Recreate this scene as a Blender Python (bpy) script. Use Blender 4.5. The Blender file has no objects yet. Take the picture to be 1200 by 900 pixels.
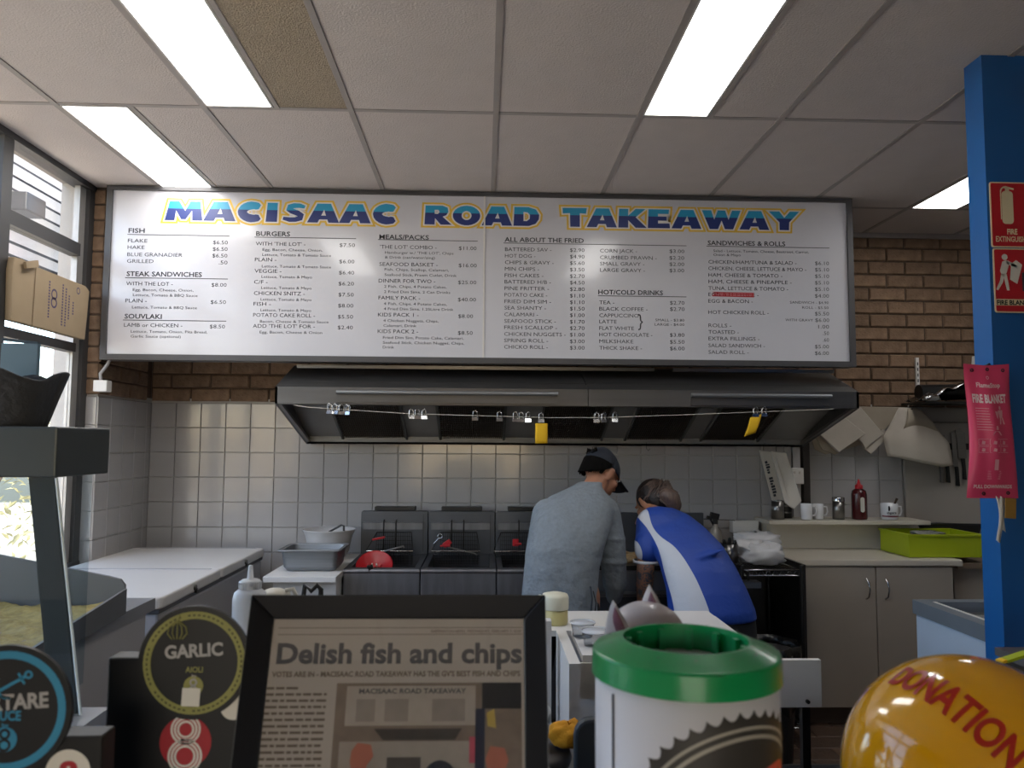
import bpy, math, random
from mathutils import Vector, Matrix, Euler
random.seed(7)
SC = bpy.context.scene
COL = SC.collection
# ---------------------------------------------------------------- camera
cam_d = bpy.data.cameras.new('camera'); cam = bpy.data.objects.new('camera', cam_d); COL.objects.link(cam)
PITCH, YAW, ROLL = 0.0747098, 0.0355763, 0.0065414
fw = Vector((math.sin(YAW)*math.cos(PITCH), math.cos(YAW)*math.cos(PITCH), math.sin(PITCH)))
rt = Vector((math.cos(YAW), -math.sin(YAW), 0)); up = rt.cross(fw)
rt2 = math.cos(ROLL)*rt + math.sin(ROLL)*up; up2 = -math.sin(ROLL)*rt + math.cos(ROLL)*up
m3 = Matrix((rt2, up2, -fw)).transposed()
cam.matrix_world = Matrix.Translation((0, 0, 1.53)) @ m3.to_4x4()
cam_d.sensor_width = 36; cam_d.lens = 921.27/1200*36; cam_d.clip_start = 0.02
cam_d.dof.use_dof = True; cam_d.dof.focus_distance = 4.2; cam_d.dof.aperture_fstop = 9.0
SC.camera = cam
# ---------------------------------------------------------------- world, sun, exposure
wd = bpy.data.worlds.new('world'); SC.world = wd; wd.use_nodes = True
wn = wd.node_tree; wn.nodes.clear()
wo = wn.nodes.new('ShaderNodeOutputWorld'); wb = wn.nodes.new('ShaderNodeBackground'); sky = wn.nodes.new('ShaderNodeTexSky')
sky.sky_type = 'NISHITA'; sky.sun_disc = False; sky.sun_elevation = math.radians(42); sky.sun_rotation = math.radians(160); sky.dust_density = 2.5
wb.inputs['Strength'].default_value = 1.0
wn.links.new(sky.outputs[0], wb.inputs[0]); wn.links.new(wb.outputs[0], wo.inputs[0])
sd = bpy.data.lights.new('sun', 'SUN'); sd.energy = 7.0; sd.angle = math.radians(0.6); sd.color = (1, .95, .86)
so = bpy.data.objects.new('sun', sd); COL.objects.link(so)
so.rotation_euler = Vector((-0.30, 0.68, -0.70)).to_track_quat('-Z', 'Y').to_euler()
TROFFER = 11.0
SC.view_settings.view_transform = 'Standard'; SC.view_settings.look = 'None'
SC.view_settings.gamma = 1; SC.view_settings.use_curve_mapping = False
SC.view_settings.exposure = 0.05
CE = 2.899; YB = 4.93
# ---------------------------------------------------------------- helpers
def lin(h):
    h = h.lstrip('#'); o = []
    for i in (0, 2, 4):
        c = int(h[i:i+2], 16)/255; o.append(c/12.92 if c <= .04045 else ((c+.055)/1.055)**2.4)
    return (*o, 1)
def mat(name, col, rough=.5, metal=0, noise=.08, scale=8, bump=0, bscale=60, spec=None, trans=0, coat=0, rnd=0, emit=0, stretch=None, ior=None, col2=None):
    m = bpy.data.materials.new(name); m.use_nodes = True; nt = m.node_tree; N = nt.nodes; Lk = nt.links
    b = N['Principled BSDF']; c = lin(col) if isinstance(col, str) else col
    b.inputs['Roughness'].default_value = rough; b.inputs['Metallic'].default_value = metal
    if spec is not None: b.inputs['Specular IOR Level'].default_value = spec
    if ior: b.inputs['IOR'].default_value = ior
    b.inputs['Transmission Weight'].default_value = trans; b.inputs['Coat Weight'].default_value = coat
    tc = N.new('ShaderNodeTexCoord'); mp = N.new('ShaderNodeMapping'); Lk.new(tc.outputs['Object'], mp.inputs[0])
    if stretch: mp.inputs['Scale'].default_value = stretch
    nz = N.new('ShaderNodeTexNoise'); nz.inputs['Scale'].default_value = scale; nz.inputs['Detail'].default_value = 4
    Lk.new(mp.outputs[0], nz.inputs[0])
    mx = N.new('ShaderNodeMix'); mx.data_type = 'RGBA'
    c2 = lin(col2) if col2 else tuple(v*(1-noise*2.2) for v in c[:3])+(1,)
    mx.inputs[6].default_value = c2; mx.inputs[7].default_value = tuple(min(1, v*(1+noise*.5)) for v in c[:3])+(1,)
    Lk.new(nz.outputs[0], mx.inputs[0]); out = mx.outputs[2]
    if rnd:
        oi = N.new('ShaderNodeObjectInfo'); mr = N.new('ShaderNodeMapRange'); mr.inputs[3].default_value = 1-rnd; mr.inputs[4].default_value = 1+rnd
        Lk.new(oi.outputs['Random'], mr.inputs[0]); hs = N.new('ShaderNodeHueSaturation'); Lk.new(mr.outputs[0], hs.inputs['Value']); Lk.new(out, hs.inputs['Color']); out = hs.outputs[0]
    Lk.new(out, b.inputs['Base Color'])
    if bump:
        n2 = N.new('ShaderNodeTexNoise'); n2.inputs['Scale'].default_value = bscale; n2.inputs['Detail'].default_value = 5; Lk.new(mp.outputs[0], n2.inputs[0])
        bp = N.new('ShaderNodeBump'); bp.inputs['Strength'].default_value = bump; bp.inputs['Distance'].default_value = .01
        Lk.new(n2.outputs[0], bp.inputs['Height']); Lk.new(bp.outputs[0], b.inputs['Normal'])
    if emit:
        b.inputs['Emission Color'].default_value = c; b.inputs['Emission Strength'].default_value = emit
    return m
def glass_mat(name, tint=(1, 1, 1, 1), ior=1.3, rough=.0):
    m = bpy.data.materials.new(name); m.use_nodes = True; nt = m.node_tree; N = nt.nodes; N.clear()
    o = N.new('ShaderNodeOutputMaterial'); t = N.new('ShaderNodeBsdfTransparent'); g = N.new('ShaderNodeBsdfGlossy'); mx = N.new('ShaderNodeMixShader'); f = N.new('ShaderNodeMath'); lwt = N.new('ShaderNodeLayerWeight'); pw = N.new('ShaderNodeMath'); pw.operation = 'POWER'; pw.inputs[1].default_value = 5; f.operation = 'MULTIPLY_ADD'; f.inputs[1].default_value = .9; f.inputs[2].default_value = .04; nt.links.new(lwt.outputs['Facing'], pw.inputs[0]); nt.links.new(pw.outputs[0], f.inputs[0])
    t.inputs[0].default_value = tint; g.inputs['Roughness'].default_value = rough
    nt.links.new(f.outputs[0], mx.inputs[0]); nt.links.new(t.outputs[0], mx.inputs[1]); nt.links.new(g.outputs[0], mx.inputs[2]); nt.links.new(mx.outputs[0], o.inputs[0])
    return m
class MB:
    def __init__(s): s.v = []; s.f = []; s.sm = []
    def add(s, vs, fs, sm=False):
        n = len(s.v); s.v += [tuple(v) for v in vs]; s.f += [tuple(i+n for i in f) for f in fs]; s.sm += [sm]*len(fs); return s
    def box(s, x0, x1, y0, y1, z0, z1, M=None):
        vs = [Vector((x, y, z)) for z in (z0, z1) for y in (y0, y1) for x in (x0, x1)]
        if M: vs = [M @ v for v in vs]
        return s.add(vs, [(0, 2, 3, 1), (4, 5, 7, 6), (0, 1, 5, 4), (2, 6, 7, 3), (0, 4, 6, 2), (1, 3, 7, 5)])
    def cbox(s, c, d, rot=(0, 0, 0)):
        M = Matrix.Translation(c) @ Euler(rot).to_matrix().to_4x4()
        return s.box(-d[0]/2, d[0]/2, -d[1]/2, d[1]/2, -d[2]/2, d[2]/2, M)
    def slab(s, w, h, t, c=.003):   # chamfered tile in XZ, front at -t, origin lower-left
        vs = [(0, 0, 0), (w, 0, 0), (w, 0, h), (0, 0, h), (0, -t+c, 0), (w, -t+c, 0), (w, -t+c, h), (0, -t+c, h), (c, -t, c), (w-c, -t, c), (w-c, -t, h-c), (c, -t, h-c)]
        return s.add(vs, [(3, 2, 1, 0), (0, 1, 5, 4), (1, 2, 6, 5), (2, 3, 7, 6), (3, 0, 4, 7), (4, 5, 9, 8), (5, 6, 10, 9), (6, 7, 11, 10), (7, 4, 8, 11), (8, 9, 10, 11)])
    def tube(s, pts, r, n=8, cap=True, sm=True):
        pts = [Vector(p) for p in pts]; rs = r if isinstance(r, (list, tuple)) else [r]*len(pts); vs = []; ref = None
        for i, p in enumerate(pts):
            d = (pts[min(i+1, len(pts)-1)]-pts[max(i-1, 0)]).normalized()
            if ref is None: ref = Vector((0, 0, 1)) if abs(d.z) < .9 else Vector((1, 0, 0))
            a = d.cross(ref).normalized(); b = a.cross(d).normalized(); ref = b
            vs += [p+rs[i]*(math.cos(2*math.pi*k/n)*a+math.sin(2*math.pi*k/n)*b) for k in range(n)]
        fs = [(i*n+k, (i+1)*n+k, (i+1)*n+(k+1) % n, i*n+(k+1) % n) for i in range(len(pts)-1) for k in range(n)]
        s.add(vs, fs, sm)
        if cap: s.add(vs[:n], [tuple(range(n))]); s.add(vs[-n:], [tuple(reversed(range(n)))])
        return s
    def lathe(s, prof, c=(0, 0, 0), n=24, M=None, sx=1, sy=1, sm=True, a0=0, a1=2*math.pi):
        full = abs(a1-a0-2*math.pi) < 1e-6; k2 = n if full else n+1
        vs = [Vector((r*math.cos(a0+(a1-a0)*k/n)*sx, r*math.sin(a0+(a1-a0)*k/n)*sy, z)) for r, z in prof for k in range(k2)]
        if M: vs = [M @ v for v in vs]
        vs = [v+Vector(c) for v in vs]
        fs = [(i*k2+k, i*k2+(k+1) % k2, (i+1)*k2+(k+1) % k2, (i+1)*k2+k) for i in range(len(prof)-1) for k in range(n)]
        return s.add(vs, fs, sm)
    def ell(s, c, r, rot=(0, 0, 0), n=16):
        prof = [(max(1e-4, math.sin(math.pi*i/(n//2))), -math.cos(math.pi*i/(n//2))) for i in range(n//2+1)]
        M = Euler(rot).to_matrix().to_4x4() @ Matrix.Diagonal((r[0], r[1], r[2], 1))
        return s.lathe(prof, c, n, M)
    def cap(s, a, ra, b, rb, n=12):   # tapered capsule
        a = Vector(a); b = Vector(b); d = (b-a); L = d.length
        q = d.to_track_quat('Z', 'Y').to_matrix().to_4x4()
        prof = [(max(1e-4, ra*math.sin(t)), -ra*math.cos(t)) for t in (0, .4, .8, 1.2, 1.57)]+[(max(1e-4, rb*math.cos(t)), L+rb*math.sin(t)) for t in (0, .4, .8, 1.2, 1.57)]
        return s.lathe(prof, a, n, q)
    def prism(s, poly, fn, t):   # polygon (u,v) -> fn(u,v,w) for w in (0,t)
        n = len(poly); vs = [fn(u, v, 0) for u, v in poly]+[fn(u, v, t) for u, v in poly]
        return s.add(vs, [tuple(range(n)), tuple(reversed(range(n, 2*n)))]+[(i, i+n, (i+1) % n+n, (i+1) % n) for i in range(n)])
    def sheet(s, nu, nv, fn, sm=True):
        vs = [fn(i/nu, j/nv) for j in range(nv+1) for i in range(nu+1)]
        return s.add(vs, [(j*(nu+1)+i, j*(nu+1)+i+1, (j+1)*(nu+1)+i+1, (j+1)*(nu+1)+i) for j in range(nv) for i in range(nu)], sm)
    def mesh(s, name, m):
        me = bpy.data.meshes.new(name); me.from_pydata(s.v, [], s.f); me.polygons.foreach_set('use_smooth', s.sm)
        if m: me.materials.append(m)
        me.update(); return me
def origin(parent):
    o = Vector((0, 0, 0))
    while parent: o += parent.location; parent = parent.parent
    return o
def part(name, mb, m, parent=None, bevel=0, solid=0, sub=0, loc=None, label=None):
    """mb is in world coordinates (translated into the parent's frame)"""
    off = origin(parent) if parent is not None else Vector(loc or (0, 0, 0))
    mb.v = [tuple(Vector(v)-off) for v in mb.v]
    o = bpy.data.objects.new(name, mb.mesh(name, m)); COL.objects.link(o)
    if parent is not None: o.parent = parent
    elif loc: o.location = loc
    if solid: q = o.modifiers.new('solid', 'SOLIDIFY'); q.thickness = solid; q.offset = 0
    if sub: q = o.modifiers.new('sub', 'SUBSURF'); q.levels = sub; q.render_levels = sub
    if bevel:
        q = o.modifiers.new('bevel', 'BEVEL'); q.width = bevel; q.segments = 2; q.limit_method = 'ANGLE'; q.angle_limit = .7
    if label: o['label'] = label
    return o
def tag(o, label, cat, group=None):
    o['label'] = label; o['category'] = cat
    if group: o['group'] = group
    return o
def thing(name, loc, label, cat, group=None):
    o = bpy.data.objects.new(name, None); o.empty_display_size = .1; COL.objects.link(o); o.location = loc
    return tag(o, label, cat, group)
def struct(name, mb, m, parent=None, **k):
    o = part(name, mb, m, parent, **k)
    if parent is None: o['kind'] = 'structure'
    return o
def inst(name, me, parent, loc, rot=(0, 0, 0), sc=(1, 1, 1)):
    o = bpy.data.objects.new(name, me); COL.objects.link(o); o.parent = parent; o.location = loc; o.rotation_euler = rot; o.scale = sc; return o
def dup(root, loc, label=None, group=None, rz=None):
    def cp(o, par):
        c = o.copy(); COL.objects.link(c)
        if par is not None: c.parent = par
        for ch in [x for x in bpy.data.objects if x.parent == o]: cp(ch, c)
        return c
    r = cp(root, None); r.location = loc
    if rz is not None: r.rotation_euler.z = rz
    if label: r['label'] = label
    if group: r['group'] = group
    return r
def text_geo(s, off=0.0, res=2):
    cu = bpy.data.curves.new('t', 'FONT'); cu.body = s; cu.resolution_u = res; cu.offset = off
    o = bpy.data.objects.new('t', cu); me = o.to_mesh()
    vs = [v.co.copy() for v in me.vertices]; fs = [tuple(p.vertices) for p in me.polygons]
    o.to_mesh_clear(); bpy.data.objects.remove(o); bpy.data.curves.remove(cu)
    x0 = min(v.x for v in vs); x1 = max(v.x for v in vs)
    return [((v.x-x0)/(x1-x0), v.y/.715) for v in vs], fs, (x1-x0)/.715
def put_text(mb, s, x0, x1, zb, h, fn, off=0.0, res=2):
    """x0..x1 width, baseline zb, cap height h; fn maps (u,v) to a point"""
    vs, fs, asp = text_geo(s, off, res)
    if x1 is None: x1 = x0+asp*h
    mb.add([fn(x0+(x1-x0)*u, zb+h*v) for u, v in vs], fs)
def curve_geo(loops, off=0.0):
    cu = bpy.data.curves.new('g', 'CURVE'); cu.dimensions = '2D'; cu.fill_mode = 'BOTH'; cu.offset = off
    for L in loops:
        sp = cu.splines.new('POLY'); sp.points.add(len(L)-1); sp.use_cyclic_u = True
        for i, (x, y) in enumerate(L): sp.points[i].co = (x, y, 0, 1)
    o = bpy.data.objects.new('g', cu); me = o.to_mesh()
    vs = [v.co.copy() for v in me.vertices]; fs = [tuple(p.vertices) for p in me.polygons]
    o.to_mesh_clear(); bpy.data.objects.remove(o); bpy.data.curves.remove(cu)
    return vs, fs
def baked(name, mb, m, parent, voxel, smooth=6, fac=.5, world_off=True):
    """union of overlapping closed shapes grown into one continuous skin"""
    o = bpy.data.objects.new(name, mb.mesh(name, m)); COL.objects.link(o)
    q = o.modifiers.new('r', 'REMESH'); q.mode = 'VOXEL'; q.voxel_size = voxel; q.use_smooth_shade = True
    q = o.modifiers.new('s', 'SMOOTH'); q.factor = fac; q.iterations = smooth
    dg = bpy.context.evaluated_depsgraph_get(); me = bpy.data.meshes.new_from_object(o.evaluated_get(dg))
    bpy.data.objects.remove(o); me.name = name
    off = origin(parent); me.transform(Matrix.Translation(-off))
    if not me.materials: me.materials.append(m)
    o = bpy.data.objects.new(name, me); COL.objects.link(o); o.parent = parent
    me.polygons.foreach_set('use_smooth', [True]*len(me.polygons))
    return o
def rrect(x0, x1, z0, z1, r, n=4):
    P = []
    for cx, cz, a in ((x1-r, z0+r, -90), (x1-r, z1-r, 0), (x0+r, z1-r, 90), (x0+r, z0+r, 180)):
        P += [(cx+r*math.cos(math.radians(a+90*k/n)), cz+r*math.sin(math.radians(a+90*k/n))) for k in range(n+1)]
    return P
def circ(cx, cz, r, n=32, sx=1): return [(cx+r*sx*math.cos(2*math.pi*k/n), cz+r*math.sin(2*math.pi*k/n)) for k in range(n)]
def ring(mb, cx, cz, r0, r1, fn, n=48, a0=0, a1=2*math.pi):
    vs = [fn(cx+r*math.cos(a0+(a1-a0)*k/n), cz+r*math.sin(a0+(a1-a0)*k/n)) for k in range(n+1) for r in (r0, r1)]
    mb.add(vs, [(2*k, 2*k+1, 2*k+3, 2*k+2) for k in range(n)])
def fill(mb, poly, fn): mb.add([fn(*p) for p in poly], [tuple(range(len(poly)))])
def yplane(y): return lambda u, v, w=0: (u, y+w, v)
# ---------------------------------------------------------------- materials
M_ceil = mat('ceiling_tile_paint', '#cfc6c2', .9, noise=.04, bump=.35, bscale=140)
M_verm = mat('vermiculite_tile', '#c3b39d', .95, noise=.25, scale=90, bump=1, bscale=160)
M_tee = mat('tee_bar_paint', '#a59d99', .5)
M_diff = mat('troffer_diffuser', '#fffdfa', .4, emit=TROFFER, noise=.01)
M_tile = mat('glazed_wall_tile', '#aaa7a6', .16, noise=.05, scale=3, rnd=.03, coat=.3)
M_grout = mat('tile_grout', '#b4b0aa', .9)
M_mort = mat('mortar', '#5c4a3c', .95, noise=.3, bump=.6)
M_brick = mat('brown_brick', '#8a7059', .9, noise=.35, scale=14, bump=.7, bscale=50, rnd=.16, col2='#503c2d')
M_alu = mat('brushed_steel', '#8e8c8a', .3, 1, noise=.12, scale=5, stretch=(1, 1, 25))
M_alu2 = mat('brushed_steel_horizontal', '#8f9296', .42, .7, noise=.15, scale=5, stretch=(1, 20, 30))
M_dsteel = mat('dark_steel', '#4b4a4a', .35, .9, noise=.2)
M_hood = mat('hood_stainless_steel', '#6e6d6d', .42, .75, noise=.22, scale=2.5, stretch=(.5, 6, 6))
M_gfr = mat('grey_frame_paint', '#4c4b4d', .45)
M_wframe = mat('dark_window_frame', '#3b3a3b', .5)
M_white = mat('white_laminate', '#d9d6d2', .4, noise=.03)
M_cream = mat('cream_laminate', '#c4bcae', .45, noise=.04)
M_creamd = mat('greige_cabinet_door', '#a69c90', .5, noise=.03)
M_blackp = mat('black_plastic', '#121214', .4)
M_black = mat('black_satin', '#0d0d10', .35)
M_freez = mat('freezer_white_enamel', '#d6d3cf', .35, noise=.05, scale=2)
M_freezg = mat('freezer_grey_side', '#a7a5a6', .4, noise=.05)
M_red = mat('red_plastic', '#b5121f', .35)
M_yelt = mat('yellow_ticket_paper', '#e8b81c', .8)
M_chrome = mat('chrome_wire', '#c5c5c5', .15, 1)
M_ink = mat('sign_ink', '#3c3d43', .6)
M_paper = mat('white_paper', '#cfc9c0', .85, noise=.05, bump=.1)
M_glass = glass_mat('window_glass')
M_wood = mat('dark_wood', '#4a3527', .6, noise=.3)
M_floor = mat('floor_grout', '#2c241f', .8)
M_slate = mat('slate_floor_tile', '#6d5443', .55, noise=.4, scale=6, bump=.4, rnd=.35, col2='#3d3029')
M_plaster = mat('painted_plaster', '#8f8a84', .8)
M_skin = mat('skin', '#a8765c', .55, noise=.08)
# ================================================================ SETTING
fl = struct('floor', MB().box(-2.3, 3.7, -3.1, 5.1, -.1, -.006), M_floor)
random.seed(3)
fm = []
for k in range(3):
    w = .30; h = .145
    b = MB(); c = .004
    b.add([(0, 0, -.006), (w, 0, -.006), (w, h, -.006), (0, h, -.006), (0, 0, -c), (w, 0, -c), (w, h, -c), (0, h, -c), (c, c, 0), (w-c, c, 0), (w-c, h-c, 0), (c, h-c, 0)],
          [(3, 2, 1, 0), (0, 1, 5, 4), (1, 2, 6, 5), (2, 3, 7, 6), (3, 0, 4, 7), (4, 5, 9, 8), (5, 6, 10, 9), (6, 7, 11, 10), (7, 4, 8, 11), (8, 9, 10, 11)])
    fm.append(b.mesh('tile', M_slate))
for j in range(14):
    for i in range(-8, 10):
        inst('tile', fm[(i+j) % 3], fl, (.55+i*.305+(.15 if j % 2 else 0), 2.4+j*.15, 0))
ce = struct('ceiling', MB().box(-2.3, 3.7, -3.1, 5.1, CE+.02, CE+.1), M_plaster)
X0 = .0393; YA = 3.179
pan = {}
def panel_mesh(w, l, m):
    k = (w, l, m.name)
    if k not in pan:
        b = MB(); b.box(0, w, 0, l, 0, .012); pan[k] = b.mesh('ceiling_panel', m)
    return pan[k]
lights = [(-3, 0), (-2, -1), (1, -1), (4, 0)]
half = set(lights)
for j in range(-5, 2):
    for i in range(-4, 6):
        x = X0+.6*i+.012; y = YA+1.2*j+.012; L = 1.176 if j < 1 else .55
        xa = max(x, -2.14); 
        if (i, j) in half:
            inst('ceiling_panel', panel_mesh(.276, L, M_verm if (i, j) == (-2, -1) else M_ceil), ce, (x+.3, y, CE))
        else:
            w = round(.576-(xa-x), 3)
            if w > .02: inst('ceiling_panel', panel_mesh(w, L, M_ceil), ce, (xa, y, CE))
tee = MB().box(-.012, .012, 0, 8.0, -.004, .002).mesh('grid_bar', M_tee)
for i in range(-3, 7): inst('grid_bar', tee, ce, (X0+.6*i, -3.07, CE))
teer = MB().box(-2.14, 3.6, -.012, .012, -.003, .002).mesh('grid_bar', M_tee)
for j in range(-5, 2): inst('grid_bar', teer, ce, (0, YA+1.2*j, CE))
teeh = MB().box(-.01, .01, 0, 1.2, -.0035, .002).mesh('grid_bar', M_tee)
for i, j in lights: inst('grid_bar', teeh, ce, (X0+.6*i+.3, YA+1.2*j, CE))
inst('cornice_strip', MB().box(-2.14, 3.6, 0, .025, -.03, .01).mesh('cornice_strip', M_tee), ce, (0, 4.905, CE))
wl = {(-3, 0): 'lit ceiling troffer above the left end of the menu board, nearest the window', (-2, -1): 'lit ceiling troffer at the top left of the photo, beside a tan speckled panel',
      (1, -1): 'long lit ceiling troffer right of centre above the menu board', (4, 0): 'lit ceiling troffer partly hidden behind the blue post'}
for i, j in lights:
    x = X0+.6*i+.012; y = YA+1.2*j+.012
    t = thing('ceiling_light', (x+.14, y+.59, CE-.004), wl.get((i, j), 'lit ceiling troffer over the customer side behind the viewer'), 'ceiling light', 'recessed ceiling troffers' if (i, j) not in wl else None)
    part('diffuser', MB().box(x+.008, x+.266, y+.008, y+1.168, CE-.002, CE+.008), M_diff, t)
    fr = MB().box(x, x+.008, y, y+1.176, CE-.004, CE+.01).box(x+.266, x+.274, y, y+1.176, CE-.004, CE+.01).box(x+.008, x+.266, y, y+.008, CE-.004, CE+.01).box(x+.008, x+.266, y+1.168, y+1.176, CE-.004, CE+.01)
    part('frame', fr, M_white, t)
# back wall, tiles and bricks
wb_ = struct('wall_back', MB().box(-2.3, 3.7, YB+.006, 5.1, 0, 1.79).box(-2.3, 3.7, YB+.01, 5.1, 1.768, CE+.02), M_grout)
gm = MB().box(-2.06, 3.6, YB+.007, YB+.02, 1.77, CE); part('mortar_bed', gm, M_mort, wb_)
tm = MB().slab(.149, .149, .008, .0025).mesh('tile', M_tile)
for r in range(7):
    z = 1.765-.152*(r+1)
    for c in range(32):
        x = -2.05+.001+.152*c-.008*0
        if x > 2.66 and z > .9: continue
        if r > 4 and -.7 < x < 1.3: continue
        inst('tile', tm, wb_, (x, YB+.006, z))
bms = []
for k in range(4):
    b = MB().slab(.230, .076, .012, .004+.001*k); b.v = [(x+random.uniform(-.0015, .0015), y+random.uniform(-.002, .001), z+random.uniform(-.0015, .0015)) for x, y, z in b.v]
    bms.append(b.mesh('brick', M_brick))
bh = MB().slab(.11, .076, .012, .004).mesh('brick', M_brick)
def bricks(parent, x0, x1, z0, z1, y, fn=None):
    r = 0; z = z0
    while z+.07 < z1:
        x = x0-(.12 if r % 2 else 0)
        while x < x1:
            if x < x0-.001: inst('brick', bh, parent, (x0, y, z))
            elif x+.23 <= x1+.01: inst('brick', bms[random.randrange(4)], parent, (x, y, z))
            elif x+.11 <= x1+.02: inst('brick', bh, parent, (x, y, z))
            x += .24
        z += .086; r += 1
bricks(wb_, -2.05, 2.0, 1.775, 2.04, YB+.008)
bricks(wb_, 2.0, 3.4, 1.775, 2.88, YB+.008)
# left pier: bricks above, tiles below
wl_ = struct('wall_left', MB().box(-2.3, -2.058, 4.262, 4.95, 0, CE+.02).box(-2.3, -2.16, 0.2, 4.262, 0, .85).box(-2.3, -2.16, -3.1, .2, 0, CE+.02), M_grout)
part('mortar_bed', MB().box(-2.17, -2.056, 4.256, 4.27, 1.79, CE).box(-2.07, -2.056, 4.26, 4.93, 1.79, CE), M_mort, wl_)
t6 = MB().slab(.098, .149, .006, .0025).mesh('tile', M_tile)
ts = MB().slab(.149, .149, .006, .0025).mesh('tile', M_tile); ts2 = MB().slab(.07, .149, .006, .0025).mesh('tile', M_tile)
for r in range(8):
    z = 1.765-.152*(r+1)
    inst('tile', t6, wl_, (-2.157, 4.262, z))
    for c in range(5):
        y = 4.258+.152*c
        inst('tile', ts if c < 4 else ts2, wl_, (-2.057, y, z), (0, 0, math.pi/2))
bf = MB().slab(.100, .076, .012, .004).mesh('brick', M_brick)
r = 0; z = 1.775
while z < 2.85:
    inst('brick', bf, wl_, (-2.157, 4.262, z))
    y = 4.252+.003
    for w_ in ((.23, .23, .11) if r % 2 else (.11, .23, .23)):
        inst('brick', bms[r % 4] if w_ > .2 else bh, wl_, (-2.056, y, z), (0, 0, math.pi/2)); y += w_+.01
    z += .086; r += 1
wr = struct('wall_right', MB().box(3.6, 3.75, -3.1, 5.1, 0, CE+.02), M_plaster)
wf = struct('wall_front', MB().box(-2.3, 3.7, -3.2, -3.1, 0, .5).box(-2.3, 3.7, -3.2, -3.1, 2.05, CE+.1).box(-2.3, -1.2, -3.2, -3.1, .5, 2.05).box(.7, 3.7, -3.2, -3.1, .5, 2.05), M_plaster)
# shop window in the left wall (frame members, panes)
wi = struct('window_1', MB().box(-2.19, -2.11, .2, 4.262, CE-.03, CE+.01).box(-2.19, -2.11, .2, 4.262, .85, .9), M_wframe)
XW = -2.15
for y0, y1, nm in ((4.195, 4.262, 'mullion'), (3.44, 3.515, 'mullion'), (2.55, 2.61, 'mullion'), (1.4, 1.46, 'mullion'), (.2, .26, 'mullion')):
    part(nm, MB().box(-2.18, -2.115, y0, y1, .9, CE-.03), M_wframe, wi)
M_al = mat('pale_aluminium_sash', '#a9a6a2', .4, .5)
part('jamb', MB().box(-2.165, -2.135, 4.135, 4.195, .9, CE-.03), M_al, wi)
for z0, z1 in ((2.49, 2.555), (1.985, 2.03)):
    for y0, y1 in ((3.515, 4.135), (2.61, 3.44), (1.46, 2.55), (.26, 1.4)): part('transom', MB().box(-2.175, -2.12, y0, y1, z0, z1), M_wframe, wi)
for y0, y1 in ((3.515, 4.135), (2.61, 3.44), (1.46, 2.55), (.26, 1.4)):
    for z0, z1 in ((2.555, CE-.03), (2.03, 2.49), (.9, 1.985)): part('pane', MB().box(-2.152, -2.147, y0, y1, z0, z1), M_glass, wi)
# outside
M_out = mat('pale_paving', '#d8ccb4', .9)
og = struct('ground_outside', MB().box(-16, -2.31, -14, 20, -.12, -.02).box(-2.31, 12, -14, -3.21, -.12, -.02), M_out)
M_slat = mat('white_slat', '#d9d4ce', .6)
aw = thing('slatted_screen', (-3.15, 5.0, 2.4), 'white horizontal slatted screen outside behind the upper window panes', 'screen')
for k in range(12): part('slat', MB().cbox((-3.12, 4.9, 2.43+.088*k), (.02, 2.6, .062), (0, .35, 0)), M_slat, aw)
part('backing', MB().box(-3.2, -3.17, 3.6, 6.2, 2.38, 3.46), M_gfr, aw)
for y in (3.62, 6.18): part('post', MB().box(-3.2, -3.14, y-.03, y+.03, -.02, 3.46), M_gfr, aw)
op = thing('brick_pillar', (-3.0, 5.75, -.02), 'red brick pillar outside the window', 'pillar')
part('core', MB().box(-2.9, -2.68, 5.42, 5.64, -.02, 3.3), mat('outside_mortar', '#9b8878', .9), op)
M_rb = mat('red_brick', '#a5654c', .9, noise=.2, bump=.4, rnd=.12)
pbm = MB().slab(.23, .076, .008, .003).mesh('brick', M_rb)
for k in range(32):
    z = .1+.086*k
    inst('brick', pbm, op, (-2.905+3.0, 5.42-5.75, z+.02)); 
    inst('brick', pbm, op, (-2.68+3.0, 5.415-5.75, z+.02), (0, 0, math.pi/2))
fb = thing('floodlight', (-3.0, 5.05, 3.0), 'dark box floodlight fixed to the slatted screen outside', 'light')
part('housing', MB().box(-3.07, -2.9, 4.98, 5.2, 2.98, 3.1), M_blackp, fb, bevel=.01); part('bracket', MB().box(-3.09, -3.07, 5.05, 5.13, 3.0, 3.08), M_gfr, fb)
M_leaf = mat('pale_leaves', '#b9b183', .7, noise=.3)
def shrub(name, c, r, h, label, cat='shrub', n=420, seed=1):
    random.seed(seed); t = thing(name, (c[0], c[1], -.02), label, cat)
    b = MB()
    for k in range(n):
        a = random.uniform(0, 6.28); q = random.random()**.5*r; z = random.uniform(.15, h); q *= math.sin(math.pi*min(.97, z/h*.8+.2))
        p = Vector((c[0]+q*math.cos(a), c[1]+q*math.sin(a), z)); e = Euler((random.uniform(-1, 1), random.uniform(-1, 1), a)).to_matrix()
        w = random.uniform(.03, .06); b.add([p+e @ Vector(v) for v in ((-w, 0, 0), (0, -w*.5, .01), (w*1.4, 0, 0), (0, w*.5, .01))], [(0, 1, 2, 3)])
    o = part('foliage', b, M_leaf, t); o['kind'] = 'stuff'
    st = MB()
    for k in range(5): st.tube([(c[0], c[1], -.02), (c[0]+random.uniform(-.1, .1), c[1]+random.uniform(-.1, .1), h*.4), (c[0]+random.uniform(-r, r)*.7, c[1]+random.uniform(-r, r)*.7, h*.85)], [.02, .013, .005], 5)
    part('stem', st, M_wood, t)
shrub('pale_shrub', (-4.2, 8.2), .8, 2.0, 'sunlit pale shrub outside beyond the brick pillar')
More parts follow.
